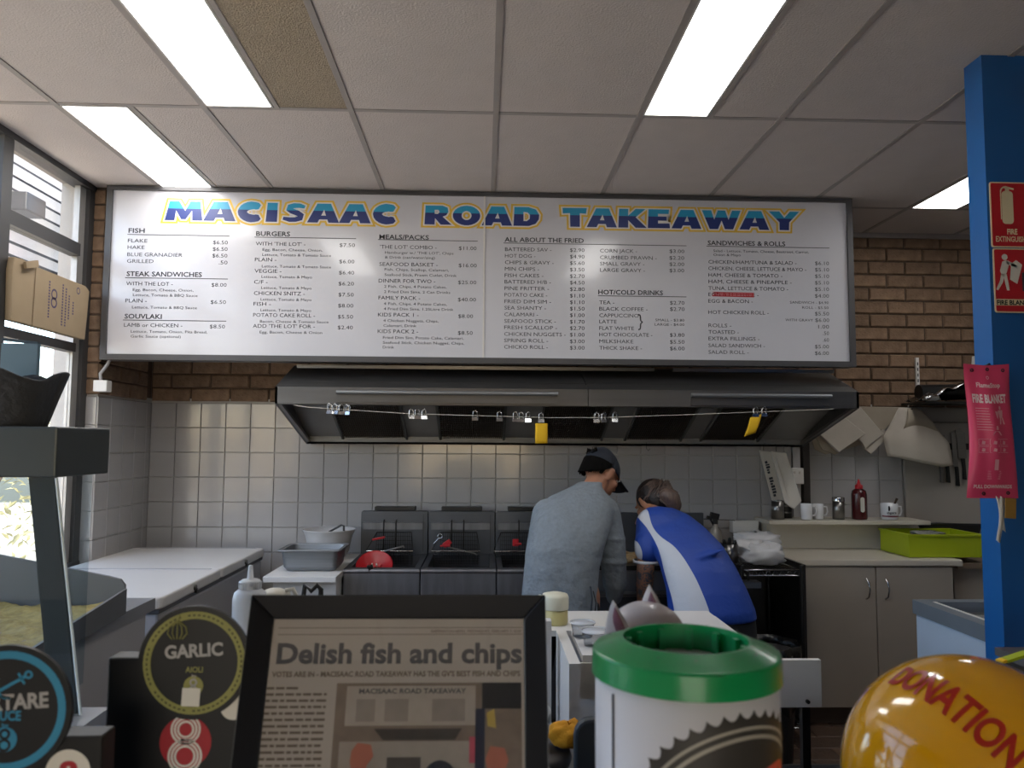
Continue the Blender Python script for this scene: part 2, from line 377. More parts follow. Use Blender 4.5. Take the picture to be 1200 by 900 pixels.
shrub('pale_shrub', (-6.0, 10.0), 1.2, 2.3, 'larger sunlit shrub farther outside the window', seed=2)
# ================================================================ WINDOW THINGS
M_card = mat('carton_cardboard', '#a08c70', .9, noise=.08)
cx = thing('cardboard_carton', (-2.06, 3.8, 2.02), 'flattened brown cardboard carton propped across the window', 'carton')
def cfn(u, v, w=0): return (-2.105+w+.05*v*0, u, v)
b = MB(); b.prism([(3.5, 2.052), (3.49, 2.28), (3.5, 2.335), (3.56, 2.34), (3.66, 2.33), (4.12, 2.33), (4.165, 2.31), (4.14, 2.05)][::-1], lambda u, v, w: (-2.108+w, u, v), .03)
part('panel', b, M_card, cx, bevel=.003)
M_cink = mat('carton_print', '#5b5068', .8)
b = MB()
gf = lambda u, v, w=0: (-2.0772, 3.5+u, 2.04+v)
ring(b, .33, .19, .018, .027, gf, 20); ring(b, .33, .15, .018, .027, gf, 20); ring(b, .55, .25, .012, .018, gf, 16)
for k, (u, v0, v1) in enumerate(((.28, .07, .26), (.40, .05, .27), (.43, .05, .25), (.46, .09, .22), (.50, .12, .2))):
    nn = int((v1-v0)/.014)
    for q in range(nn): fill(b, [(u, v0+q*.014), (u+.012, v0+q*.014), (u+.012, v0+q*.014+.009), (u, v0+q*.014+.009)], gf)
part('print', b, M_cink, cx)
b = MB(); b.add([(-2.076, 3.655, 2.05), (-2.076, 3.659, 2.05), (-2.076, 3.665, 2.33), (-2.076, 3.661, 2.33)], [(0, 1, 2, 3)]); part('fold_line', b, mat('carton_crease', '#6d5639', .9), cx)
b = MB(); b.cbox((-2.062, 3.60, 2.325), (.012, .1, .03), (.3, 0, 0)); part('torn_flap', b, M_card, cx)
# ================================================================ SWITCH BOX AND CABLE
sb = thing('cable_junction_box', (-2.03, 4.28, 1.8), 'small white junction box with cable at the top of the left wall tiles', 'junction box')
part('box', MB().box(-2.056, -1.985, 4.2, 4.26, 1.785, 1.845), M_white, sb, bevel=.004)
part('cable', MB().tube([(-2.03, 4.23, 1.84), (-2.03, 4.22, 1.88), (-2.0, 4.23, 1.93), (-1.99, 4.25, 1.98)], .009), M_freezg, sb)
MENU = [
(-1.913, -1.827, 2.653, 'H', 'FISH'),
(-1.914, -1.811, 2.598, 'M', 'FLAKE'),
(-1.914, -1.825, 2.562, 'M', 'HAKE'),
(-1.914, -1.623, 2.523, 'M', 'BLUE GRANADIER'),
(-1.914, -1.774, 2.487, 'M', 'GRILLED'),
(-1.464, -1.385, 2.595, 'M', '$6.50'),
(-1.464, -1.385, 2.559, 'M', '$6.50'),
(-1.465, -1.385, 2.523, 'M', '$6.50'),
(-1.429, -1.383, 2.486, 'M', '.50'),
(-1.913, -1.516, 2.418, 'H', 'STEAK SANDWICHES'),
(-1.913, -1.668, 2.365, 'M', 'WITH THE LOT -'),
(-1.877, -1.558, 2.332, 'S', 'Egg, Bacon, Cheese, Onion,'),
(-1.875, -1.535, 2.304, 'S', 'Lettuce, Tomato & BBQ Sauce'),
(-1.464, -1.384, 2.364, 'M', '$8.00'),
(-1.913, -1.801, 2.273, 'M', 'PLAIN -'),
(-1.877, -1.536, 2.238, 'S', 'Lettuce, Tomato & BBQ Sauce'),
(-1.465, -1.384, 2.271, 'M', '$6.50'),
(-1.914, -1.719, 2.189, 'H', 'SOUVLAKI'),
(-1.915, -1.609, 2.142, 'M', 'LAMB or CHICKEN -'),
(-1.878, -1.477, 2.108, 'S', 'Lettuce, Tomato, Onion, Pita Bread,'),
(-1.878, -1.615, 2.082, 'S', 'Garlic Sauce (optional)'),
(-1.465, -1.385, 2.139, 'M', '$8.50'),
(-1.236, -1.054, 2.647, 'H', 'BURGERS'),
(-1.236, -0.971, 2.592, 'M', "WITH 'THE LOT' -"),
(-1.199, -0.878, 2.56, 'S', 'Egg, Bacon, Cheese, Onion,'),
(-1.199, -0.832, 2.532, 'S', 'Lettuce, Tomato & Tomato Sauce'),
(-0.788, -0.705, 2.591, 'M', '$7.50'),
(-1.238, -1.124, 2.505, 'M', 'PLAIN -'),
(-1.2, -0.831, 2.469, 'S', 'Lettuce, Tomato & Tomato Sauce'),
(-0.788, -0.706, 2.501, 'M', '$6.00'),
(-1.238, -1.095, 2.443, 'M', 'VEGGIE -'),
(-1.2, -0.931, 2.412, 'S', 'Lettuce, Tomato & Mayo'),
(-0.788, -0.706, 2.44, 'M', '$6.40'),
(-1.239, -1.167, 2.383, 'M', 'C/F -'),
(-1.2, -0.932, 2.352, 'S', 'Lettuce, Tomato & Mayo'),
(-0.789, -0.706, 2.38, 'M', '$6.20'),
(-1.238, -0.967, 2.322, 'M', 'CHICKEN SNITZ -'),
(-1.201, -0.931, 2.289, 'S', 'Lettuce, Tomato & Mayo'),
(-0.788, -0.706, 2.32, 'M', '$7.50'),
(-1.238, -1.146, 2.264, 'M', 'FISH -'),
(-1.2, -0.931, 2.231, 'S', 'Lettuce, Tomato & Mayo'),
(-0.788, -0.707, 2.26, 'M', '$8.00'),
(-1.238, -0.91, 2.204, 'M', 'POTATO CAKE ROLL -'),
(-1.201, -0.837, 2.17, 'S', 'Bacon, Cheese & Tomato Sauce'),
(-0.788, -0.707, 2.2, 'M', '$5.50'),
(-1.238, -0.909, 2.145, 'M', "ADD 'THE LOT' FOR -"),
(-1.201, -0.869, 2.112, 'S', 'Egg, Bacon, Cheese & Onion'),
(-0.788, -0.707, 2.142, 'M', '$2.40'),
(-0.575, -0.307, 2.64, 'H', 'MEALS/PACKS'),
(-0.57, -0.264, 2.585, 'M', "'THE LOT' COMBO -"),
(-0.543, -0.173, 2.554, 'S', "Hamburger w./ 'THE LOT', Chips"),
(-0.543, -0.273, 2.528, 'S', '& Drink (can/water/zing)'),
(-0.144, -0.048, 2.584, 'M', '$11.00'),
(-0.572, -0.257, 2.49, 'M', 'SEAFOOD BASKET -'),
(-0.543, -0.197, 2.461, 'S', 'Fish, Chips, Scallop, Calamari,'),
(-0.543, -0.154, 2.432, 'S', 'Seafood Stick, Prawn Cutlet, Drink'),
(-0.144, -0.046, 2.489, 'M', '$16.00'),
(-0.574, -0.269, 2.399, 'M', 'DINNER FOR TWO -'),
(-0.544, -0.207, 2.368, 'S', '2 Fish, Chips, 4 Potato Cakes,'),
(-0.544, -0.188, 2.339, 'S', '2 Fried Dim Sims, 2 Can Drinks'),
(-0.146, -0.047, 2.396, 'M', '$25.00'),
(-0.573, -0.349, 2.306, 'M', 'FAMILY PACK -'),
(-0.544, -0.205, 2.274, 'S', '4 Fish, Chips, 4 Potato Cakes,'),
(-0.544, -0.17, 2.246, 'S', '4 Fried Dim Sims, 1.25Litre Drink'),
(-0.146, -0.048, 2.302, 'M', '$40.00'),
(-0.574, -0.356, 2.214, 'M', 'KIDS PACK 1 -'),
(-0.545, -0.249, 2.182, 'S', '4 Chicken Nuggets, Chips,'),
(-0.544, -0.367, 2.155, 'S', 'Calamari, Drink'),
(-0.143, -0.063, 2.211, 'M', '$8.00'),
(-0.574, -0.357, 2.124, 'M', 'KIDS PACK 2 -'),
(-0.545, -0.112, 2.09, 'S', 'Fried Dim Sim, Potato Cake, Calamari,'),
(-0.545, -0.109, 2.063, 'S', 'Seafood Stick, Chicken Nugget, Chips,'),
(-0.545, -0.485, 2.038, 'S', 'Drink'),
(-0.144, -0.064, 2.12, 'M', '$8.50'),
(0.104, 0.538, 2.636, 'H', 'ALL ABOUT THE FRIED'),
(0.107, 0.361, 2.582, 'M', 'BATTERED SAV -'),
(0.462, 0.542, 2.583, 'M', '$2.90'),
(0.107, 0.273, 2.546, 'M', 'HOT DOG -'),
(0.462, 0.542, 2.547, 'M', '$4.90'),
(0.107, 0.373, 2.51, 'M', 'CHIPS & GRAVY -'),
(0.462, 0.542, 2.511, 'M', '$5.60'),
(0.107, 0.294, 2.474, 'M', 'MIN CHIPS -'),
(0.462, 0.542, 2.475, 'M', '$3.50'),
(0.106, 0.317, 2.438, 'M', 'FISH CAKES -'),
(0.462, 0.542, 2.439, 'M', '$2.70'),
(0.106, 0.358, 2.403, 'M', 'BATTERED H/B -'),
(0.462, 0.542, 2.403, 'M', '$4.50'),
(0.106, 0.348, 2.367, 'M', 'PINE FRITTER -'),
(0.462, 0.542, 2.367, 'M', '$2.80'),
(0.106, 0.338, 2.331, 'M', 'POTATO CAKE -'),
(0.462, 0.542, 2.331, 'M', '$1.10'),
(0.106, 0.359, 2.295, 'M', 'FRIED DIM SIM -'),
(0.462, 0.542, 2.295, 'M', '$1.10'),
(0.106, 0.332, 2.26, 'M', 'SEA SHANTY -'),
(0.462, 0.542, 2.26, 'M', '$1.50'),
(0.106, 0.289, 2.224, 'M', 'CALAMARI -'),
(0.462, 0.542, 2.224, 'M', '$1.00'),
(0.106, 0.386, 2.188, 'M', 'SEAFOOD STICK -'),
(0.462, 0.542, 2.188, 'M', '$1.70'),
(0.106, 0.392, 2.153, 'M', 'FRESH SCALLOP -'),
(0.462, 0.542, 2.153, 'M', '$2.70'),
(0.106, 0.439, 2.117, 'M', 'CHICKEN NUGGETS -'),
(0.462, 0.542, 2.117, 'M', '$1.00'),
(0.106, 0.344, 2.082, 'M', 'SPRING ROLL -'),
(0.462, 0.542, 2.081, 'M', '$3.00'),
(0.106, 0.343, 2.047, 'M', 'CHICKO ROLL -'),
(0.462, 0.542, 2.046, 'M', '$3.00'),
(0.627, 0.831, 2.582, 'M', 'CORN JACK -'),
(1.01, 1.092, 2.585, 'M', '$3.00'),
(0.627, 0.939, 2.545, 'M', 'CRUMBED PRAWN -'),
(1.009, 1.091, 2.548, 'M', '$2.20'),
(0.627, 0.871, 2.51, 'M', 'SMALL GRAVY -'),
(1.009, 1.091, 2.513, 'M', '$2.00'),
(0.627, 0.874, 2.475, 'M', 'LARGE GRAVY -'),
(1.009, 1.09, 2.478, 'M', '$3.00'),
(0.617, 0.972, 2.353, 'H', 'HOT/COLD DRINKS'),
(0.622, 0.705, 2.296, 'M', 'TEA -'),
(1.01, 1.09, 2.299, 'M', '$2.70'),
(0.622, 0.887, 2.261, 'M', 'BLACK COFFEE -'),
(1.01, 1.09, 2.264, 'M', '$2.70'),
(0.622, 0.838, 2.225, 'M', 'CAPPUCCINO'),
(0.622, 0.717, 2.191, 'M', 'LATTE'),
(0.622, 0.812, 2.155, 'M', 'FLAT WHITE'),
(0.622, 0.912, 2.12, 'M', 'HOT CHOCOLATE -'),
(1.008, 1.088, 2.122, 'M', '$3.80'),
(0.622, 0.808, 2.083, 'M', 'MILKSHAKE'),
(1.008, 1.088, 2.084, 'M', '$5.50'),
(0.622, 0.855, 2.047, 'M', 'THICK SHAKE -'),
(1.008, 1.088, 2.048, 'M', '$6.00'),
(0.929, 1.088, 2.203, 'S', 'SMALL - $3.80'),
(0.925, 1.088, 2.179, 'S', 'LARGE - $4.00'),
(1.222, 1.655, 2.635, 'H', 'SANDWICHES & ROLLS'),
(1.253, 1.786, 2.591, 'S', 'Salad - Lettuce, Tomato, Cheese, Beetroot, Carrot,'),
(1.253, 1.405, 2.569, 'S', 'Onion & Mayo'),
(1.225, 1.715, 2.529, 'M', 'CHICKEN/HAM/TUNA & SALAD -'),
(1.819, 1.897, 2.53, 'M', '$6.10'),
(1.224, 1.769, 2.493, 'M', 'CHICKEN, CHEESE, LETTUCE & MAYO -'),
(1.818, 1.897, 2.494, 'M', '$5.10'),
(1.224, 1.635, 2.456, 'M', 'HAM, CHEESE & TOMATO -'),
(1.817, 1.896, 2.458, 'M', '$5.10'),
(1.224, 1.686, 2.42, 'M', 'HAM, CHEESE & PINEAPPLE -'),
(1.816, 1.895, 2.421, 'M', '$5.10'),
(1.223, 1.666, 2.383, 'M', 'TUNA, LETTUCE & TOMATO -'),
(1.815, 1.894, 2.385, 'M', '$5.10'),
(1.223, 1.501, 2.348, 'M', 'EGG & LETTUCE -'),
(1.814, 1.893, 2.348, 'M', '$4.00'),
(1.222, 1.468, 2.312, 'M', 'EGG & BACON -'),
(1.221, 1.555, 2.25, 'M', 'HOT CHICKEN ROLL -'),
(1.812, 1.891, 2.249, 'M', '$5.50'),
(1.221, 1.347, 2.177, 'M', 'ROLLS -'),
(1.829, 1.889, 2.177, 'M', '1.00'),
(1.22, 1.388, 2.141, 'M', 'TOASTED -'),
(1.854, 1.888, 2.141, 'M', '.50'),
(1.22, 1.502, 2.105, 'M', 'EXTRA FILLINGS -'),
(1.853, 1.887, 2.104, 'M', '.60'),
(1.219, 1.531, 2.067, 'M', 'SALAD SANDWICH -'),
(1.808, 1.886, 2.067, 'M', '$5.00'),
(1.219, 1.441, 2.031, 'M', 'SALAD ROLL -'),
(1.807, 1.885, 2.031, 'M', '$6.00'),
(1.674, 1.89, 2.31, 'S', 'SANDWICH - $4.90'),
(1.742, 1.889, 2.282, 'S', 'ROLL - $5.50'),
(1.647, 1.801, 2.212, 'S', 'WITH GRAVY'),
(1.813, 1.891, 2.213, 'M', '$6.00'),
]
RULES = [(-1.918, -1.377, 2.629), (-1.92, -1.378, 2.394), (-1.922, -1.379, 2.166), (-1.244, -0.7, 2.625), (-0.582, -0.042, 2.622), (0.099, 0.624, 2.614), (0.519, 1.104, 2.614), (0.615, 1.101, 2.33), (1.215, 1.902, 2.614)]
# ================================================================ MENU BOARD
M_board = mat('white_sign_face', '#cfcfd6', .2, noise=.015, scale=2, coat=.25)
mb_ = thing('menu_board', (0, 4.25, 1.96), 'long white takeaway menu board with blue and yellow title hung below the ceiling', 'sign')
part('sign_panel', MB().box(-2.0, -.0075, 4.215, 4.26, 1.985, 2.872), M_board, mb_)
part('sign_panel', MB().box(-.0045, 2.0, 4.215, 4.26, 1.985, 2.872), M_board, mb_)
part('joint_strip', MB().box(-.0105, -.0015, 4.211, 4.2146, 1.985, 2.872), M_white, mb_)
fr = MB().box(-2.03, 2.03, 4.2, 4.3, 2.872, 2.893).box(-2.03, 2.03, 4.2, 4.3, 1.955, 1.985).box(-2.03, -2.0, 4.2, 4.3, 1.985, 2.872).box(2.0, 2.03, 4.2, 4.3, 1.985, 2.872)
part('frame', fr, M_gfr, mb_)
part('back_panel', MB().box(-2.0, 2.0, 4.262, 4.3, 1.985, 2.872), M_gfr, mb_)
yp = yplane(4.2138)
HC = {'H': .0255, 'M': .0205, 'S': .0145}
lt = MB(); lh = MB()
for x0, x1, z, c, s in MENU:
    put_text(lh if c == 'H' else lt, s, x0, x1, z-HC[c]/2, HC[c], yp, {'H': .018, 'M': 0.0, 'S': 0.0}[c])
for x0, x1, z in RULES: lh.add([yp(x0, z), yp(x1, z), yp(x1, z+.0035), yp(x0, z+.0035)], [(0, 1, 2, 3)])
put_text(lt, '}', .835, .86, 2.165, .068, yp)
part('heading_lettering', lh, M_ink, mb_); part('item_lettering', lt, M_ink, mb_)
ZK = [r[2] for r in MENU if r[4] == 'EGG & LETTUCE -'][0]-.004
b = MB(); y2 = yplane(4.2132)
for k in range(3): b.add([y2(1.245+.01*k, ZK+.009*k-.007), y2(1.475, ZK-.003+.009*k-.007), y2(1.475, ZK+.004+.009*k-.007), y2(1.24, ZK+.007+.009*k-.007)], [(0, 1, 2, 3)])
part('red_strike_mark', b, mat('red_marker', '#c02a35', .6), mb_)
# title glyphs: closed outlines, cap height 1
def stroke(path, w0, w1=None):
    L = []; R = []; n = len(path)
    for i, (x, y) in enumerate(path):
        a = path[max(0, i-1)]; c = path[min(n-1, i+1)]; dx, dy = c[0]-a[0], c[1]-a[1]; l = math.hypot(dx, dy) or 1
        w = w0[i] if isinstance(w0, list) else w0
        L.append((x-dy/l*w, y+dx/l*w)); R.append((x+dy/l*w, y-dx/l*w))
    return L+R[::-1]
def arc(cx, cy, rx, ry, a0, a1, n): return [(cx+rx*math.cos(math.radians(a0+(a1-a0)*k/n)), cy+ry*math.sin(math.radians(a0+(a1-a0)*k/n))) for k in range(n+1)]
G = {
 'M': ([[(-.08, 0), (.12, 1), (.56, 1), (.83, .5), (1.06, 1), (1.5, 1), (1.62, 0), (1.16, 0), (1.14, .52), (.86, .06), (.66, .06), (.42, .52), (.36, 0)]], 1.62),
 'A': ([[(-.1, 0), (.36, 1), (.98, 1), (1.36, 0), (.88, 0), (.82, .17), (.46, .17), (.38, 0)], [(.54, .37), (.76, .37), (.67, .68)]], 1.32),
 'C': ([stroke(arc(.68, .5, .47, .34, 48, 312, 16), [.12]+[.19]*2+[.21]*11+[.19]*2+[.12])], 1.16),
 'I': ([[(-.02, 0), (.06, 1), (.52, 1), (.5, 0)]], .54),
 'S': ([stroke([(1.08, .80), (.85, .87), (.6, .87), (.4, .80), (.36, .68), (.5, .58), (.75, .48), (.92, .36), (.88, .22), (.66, .14), (.4, .13), (.1, .2)], [.08, .12, .13, .14, .14, .14, .14, .14, .14, .12, .12, .08])], 1.16),
 'R': ([[(-.02, 0), (.02, 1), (.85, 1), (1.08, .9), (1.12, .68), (1.02, .5), (.84, .42), (1.28, 0), (.76, 0), (.48, .34), (.46, 0)], [(.46, .56), (.62, .56), (.7, .66), (.64, .78), (.46, .78)]], 1.2),
 'O': ([arc(.66, .5, .66, .52, 0, 350, 24), arc(.66, .5, .24, .24, 0, 350, 16)], 1.36),
 'D': ([[(-.02, 0), (.02, 1), (.7, 1), (1.06, .88), (1.22, .6), (1.2, .36), (1.04, .12), (.72, 0)], [(.46, .26), (.62, .26), (.76, .38), (.77, .58), (.66, .72), (.46, .74)]], 1.28),
 'T': ([[(-.04, 1), (1.14, 1), (1.1, .7), (.8, .72), (.8, 0), (.34, 0), (.32, .72), (-.02, .7)]], 1.1),
 'K': ([[(-.02, 0), (.02, 1), (.46, 1), (.46, .64), (.82, 1), (1.3, 1), (.82, .56), (1.36, 0), (.82, 0), (.46, .4), (.46, 0)]], 1.3),
 'E': ([[(-.02, 0), (.02, 1), (1.02, 1), (1.0, .76), (.48, .76), (.48, .62), (.9, .62), (.9, .4), (.48, .4), (.48, .25), (1.04, .26), (1.06, 0)]], 1.1),
 'W': ([[(-.06, 1), (.4, 1), (.54, .5), (.72, 1), (1.08, 1), (1.24, .5), (1.42, 1), (1.84, 1), (1.46, 0), (1.06, 0), (.9, .46), (.72, 0), (.32, 0)]], 1.74),
 'Y': ([[(-.1, 1), (.42, 1), (.66, .66), (.94, 1), (1.4, 1), (.9, .42), (.88, 0), (.42, 0), (.42, .42)]], 1.26)}
def word(wrd, x0, x1, zb, h, off, mb, fn):
    tot = sum(G[c][1] for c in wrd)+.13*(len(wrd)-1); s = (x1-x0)/tot; cx = 0
    for q_, c in enumerate(wrd):
        vs, fs = curve_geo(G[c][0], off)
        mb.add([fn(x0+(cx+v.x)*s, zb+v.y*h, -.00006*q_) for v in vs], fs); cx += G[c][1]+.13
M_ty = mat('title_yellow', '#e9bf45', .4); M_tw = mat('title_white', '#e4e2e0', .4)
M_tb = mat('title_blue', '#2b9bc6', .35)
nt = M_tb.node_tree; b_ = nt.nodes['Principled BSDF']; tcn = nt.nodes.new('ShaderNodeTexCoord'); sx_ = nt.nodes.new('ShaderNodeSeparateXYZ'); cr = nt.nodes.new('ShaderNodeValToRGB')
cr.color_ramp.interpolation = 'CONSTANT'; cr.color_ramp.elements[0].color = lin('#2c3a78'); cr.color_ramp.elements[1].color = lin('#2b9bc6')
mr = nt.nodes.new('ShaderNodeMapRange'); nt.links.new(tcn.outputs['Object'], sx_.inputs[0]); nt.links.new(sx_.outputs[2], mr.inputs[0])
mr.inputs[1].default_value = .70; mr.inputs[2].default_value = .92; cr.color_ramp.elements[1].position = .53
nt.links.new(mr.outputs[0], cr.inputs[0]); nt.links.new(cr.outputs[0], b_.inputs['Base Color'])
ly, lw, lb = MB(), MB(), MB()
for wrd, x0, x1 in (('MACISAAC', -1.715, -.475), ('ROAD', -.33, .30), ('TAKEAWAY', .425, 1.72)):
    word(wrd, x0, x1, 2.712, .105, .165, ly, yplane(4.2148)); word(wrd, x0, x1, 2.712, .105, .07, lw, yplane(4.2141)); word(wrd, x0, x1, 2.712, .105, 0.0, lb, yplane(4.2134))
for nm_, b_2, m_2 in (('title_outline', ly, M_ty), ('title_gap', lw, M_tw), ('title_lettering', lb, M_tb)): part(nm_, b_2, m_2, mb_)['kind'] = 'stuff'
# ================================================================ RANGE HOOD
hd = thing('exhaust_hood', (.46, 4.6, 1.5), 'long stainless steel exhaust hood below the menu board', 'range hood')
HX0, HX1 = -1.08, 1.99
part('fascia', MB().box(HX0, .545, 4.10, 4.112, 1.725, 1.812), M_hood, hd); part('fascia', MB().box(.549, HX1, 4.10, 4.112, 1.725, 1.812), M_hood, hd)
def slope(x0, x1, m):
    b = MB(); b.add([(x0, 4.101, 1.812), (x1, 4.101, 1.812), (x1, 4.5, 1.962), (x0, 4.5, 1.962), (x0, 4.11, 1.80), (x1, 4.11, 1.80), (x1, 4.5, 1.95), (x0, 4.5, 1.95)], [(0, 1, 2, 3), (7, 6, 5, 4), (0, 4, 5, 1), (3, 2, 6, 7), (0, 3, 7, 4), (1, 5, 6, 2)]); return b
part('top_panel', slope(HX0, .545, 0), M_hood, hd); part('top_panel', slope(.549, HX1, 0), M_hood, hd)
part('roof', MB().box(HX0, HX1, 4.5, 4.915, 1.95, 1.962), M_hood, hd)
for x0, x1 in ((HX0, .98), (.985, HX1)): part('capping_strip', MB().box(x0+.06, x1-.04, 4.3, 4.33, 1.93, 1.948), M_alu, hd)
for x in (HX0, HX1):
    s_ = .012 if x < 0 else -.012
    b = MB(); b.prism([(4.10, 1.725), (4.10, 1.812), (4.5, 1.962), (4.915, 1.962), (4.915, 1.515), (4.85, 1.515)], lambda u, v, w: (x+w, u, v), s_); part('end_panel', b, M_hood, hd)
for x in (HX0, HX1):
    s_ = .03 if x < 0 else -.03
    part('end_lip', MB().prism([(4.112, 1.722), (4.112, 1.736), (4.86, 1.536), (4.86, 1.515)], lambda u, v, w: (x+w, u, v), s_), M_alu, hd)
M_tray = mat('drip_tray_grey', '#7d7d7d', .45, .4)
part('drip_tray', MB().box(HX0+.012, HX1-.012, 4.82, 4.91, 1.517, 1.53).box(HX0+.012, HX1-.012, 4.82, 4.83, 1.517, 1.592), M_tray, hd)
part('front_gutter', MB().box(HX0+.012, HX1-.012, 4.112, 4.16, 1.722, 1.73), M_dsteel, hd)
def bank(y_, x): return (x, y_, 1.74-(y_-4.45)*.4)
part('filter_backing', MB().prism([(4.2, 1.84), (4.905, 1.545), (4.905, 1.555), (4.2, 1.85)], lambda u, v, w: (HX0+.014+w, u, v), HX1-HX0-.028), M_black, hd)
xs = [(-.86, -.46), (-.27, .13), (.33, .73), (.86, 1.22), (1.33, 1.70)]
for x0, x1 in xs:
    f = MB(); M = Matrix.Translation((x0, 4.86, 1.562)) @ Euler((math.atan2(.295, -.705)+math.pi, 0, 0)).to_matrix().to_4x4()
    w = x1-x0
    def fb_(a0, a1, l0, l1, t0=0, t1=.02, mb=None, x0=x0):
        n = Vector((0, -.386, -.922)); d = Vector((0, -.922, .386)); o = Vector((x0, 4.895, 1.545)); 
        vs = [o+Vector((a, 0, 0))+d*l+n*t for t in (t0, t1) for l in (l0, l1) for a in (a0, a1)]
        mb.add(vs, [(0, 2, 3, 1), (4, 5, 7, 6), (0, 1, 5, 4), (2, 6, 7, 3), (0, 4, 6, 2), (1, 3, 7, 5)])
    fb_(0, .014, 0, .7, 0, .03, f); fb_(w-.014, w, 0, .7, 0, .03, f); fb_(0, w, 0, .014, 0, .03, f); fb_(0, w, .69, .7, 0, .03, f)
    fo = part('filter_frame', f, M_hood, hd)
    g = MB(); k = .026
    while k < w-.02: fb_(k, k+.005, .014, .69, .004, .02, g); k += .0125
    l = .03
    while l < .68: fb_(.014, w-.014, l, l+.006, .008, .016, g); l += .03
    go = part('filter_mesh', g, mat('filter_grille', '#4a443e', .5, .6) if x0 == xs[0][0] else bpy.data.materials['filter_grille'], fo); go['kind'] = 'stuff'
M_plate = mat('filter_plate_grey', '#8f8e8c', .45, .3)
g0 = [(HX0+.014, -.86), (-.46, -.27), (.13, .33), (.73, .86), (1.22, 1.33), (1.70, HX1-.014)]
for x0, x1 in g0:
    f = MB(); fb_(x0, x1, 0, .7, .0, .012, f, 0); part('blank_panel', f, M_plate, hd)
for x0, x1 in ((-.76, .385), (1.085, 1.83)):
    r = part('hood_rail', MB().tube([(x0, 4.07, 1.785), (x1, 4.07, 1.785)], .011, 10), M_alu2, hd)
    part('rail_plate', MB().box(x0+.0, x1, 4.088, 4.1, 1.735, 1.79), M_hood, r)
    for x in (x0+.02, x1-.02): part('bracket', MB().box(x-.008, x+.008, 4.07, 4.1, 1.775, 1.795), M_dsteel, r)
# order string with clips
st = [(-.98, 4.092, 1.717), (-.902, 4.092, 1.706), (-.39, 4.088, 1.677), (.33, 4.09, 1.662), (.62, 4.09, 1.665), (1.058, 4.088, 1.683), (1.6, 4.092, 1.708), (1.85, 4.092, 1.719)]
so_ = thing('order_string', st[0], 'thin string stretched under the front lip of the hood', 'string'); part('line', MB().tube(st, .0018, 5), M_paper, so_)
def zs(x):
    for a, c in zip(st, st[1:]):
        if a[0] <= x <= c[0]:
            t = (x-a[0])/(c[0]-a[0]); return a[1]+(c[1]-a[1])*t, a[2]+(c[2]-a[2])*t
    return 4.1, 1.7
def clip():
    t = thing('bulldog_clip', (0, 0, 0), 'small steel bulldog clip', 'clip')
    part('jaw', MB().prism([(-.012, -.018), (.012, -.018), (.004, .0), (-.004, .0)], lambda u, v, w: (-.016+w, u*.7, v-.012), .032), M_chrome, t)
    part('lever', MB().tube([(-.011, -.004, -.014), (-.011, -.008, .014), (0, -.009, .024), (.011, -.008, .014), (.011, -.004, -.014)], .0022, 6), M_chrome, t)
    part('lever', MB().tube([(-.011, .004, -.014), (-.011, .008, .012), (0, .009, .02), (.011, .008, .012), (.011, .004, -.014)], .0022, 6), M_chrome, t)
    return t
c0 = clip(); first = True
cl = [((-.795, -.765, -.735, -.705), 'steel bulldog clip in the four-clip bunch at the left end of the string', 'clips in the left bunch'),
      ((-.375, -.345, -.31), 'steel bulldog clip in the bunch under the left hood rail', 'clips in the second bunch'),
      ((-.045,), 'lone steel bulldog clip left of the middle bunch on the string', None), ((.082,), 'lone steel bulldog clip just left of the middle bunch, second from it', None),
      ((.165, .195, .23), 'steel bulldog clip in the bunch beside the hanging yellow ticket', 'clips in the middle bunch'), ((.298,), 'steel clip holding the square yellow ticket', None),
      ((.59, .625), 'steel bulldog clip of the pair right of the centre seam of the hood', 'pair of clips right of centre'), ((.685,), 'single steel bulldog clip right of the clip pair under the hood seam', None), ((1.43,), 'steel clip holding the tilted yellow ticket', None), ((1.475,), 'round-levered steel clip just right of the tilted yellow ticket', None)]
for xs_, lb, gp in cl:
    for ic, x in enumerate(xs_):
        y, z = zs(x)
        o = c0 if first else dup(c0, (0, 0, 0)); first = False
        o.location = (x, y, z+.004); o.rotation_euler.z = random.uniform(-.5, .5) if gp else 0; o['label'] = lb if not gp else ('leftmost ', 'second ', 'third ', 'fourth ')[ic]+lb
        if gp: o['group'] = gp
y, z = zs(.298)
tag(part('order_ticket', MB().sheet(4, 6, lambda u, v: (.268+.064*u, y-.002-.006*math.sin(v*3), z-.03-.105*v)), M_yelt, None, solid=.001, loc=(.3, y, z-.03)), 'square yellow order ticket hanging at the centre of the hood', 'ticket')
y, z = zs(1.43)
tag(part('order_ticket', MB().sheet(4, 6, lambda u, v: (1.40+.062*u-.035*v, y-.002-.01*math.sin(v*3), z-.03-.1*v+.02*u)), M_yelt, None, solid=.001, loc=(1.42, y, z-.03)), 'curled yellow order ticket hanging tilted at the right of the hood', 'ticket')
for x in (1.0,): tag(part('wire_hook', MB().tube([(x, 4.813, 1.54), (x, 4.813, 1.50), (x+.012, 4.812, 1.487), (x+.022, 4.81, 1.50)], .0018, 6), M_dsteel, None, loc=(x, 4.81, 1.5)), 'tiny empty wire hook under the hood edge', 'hook')
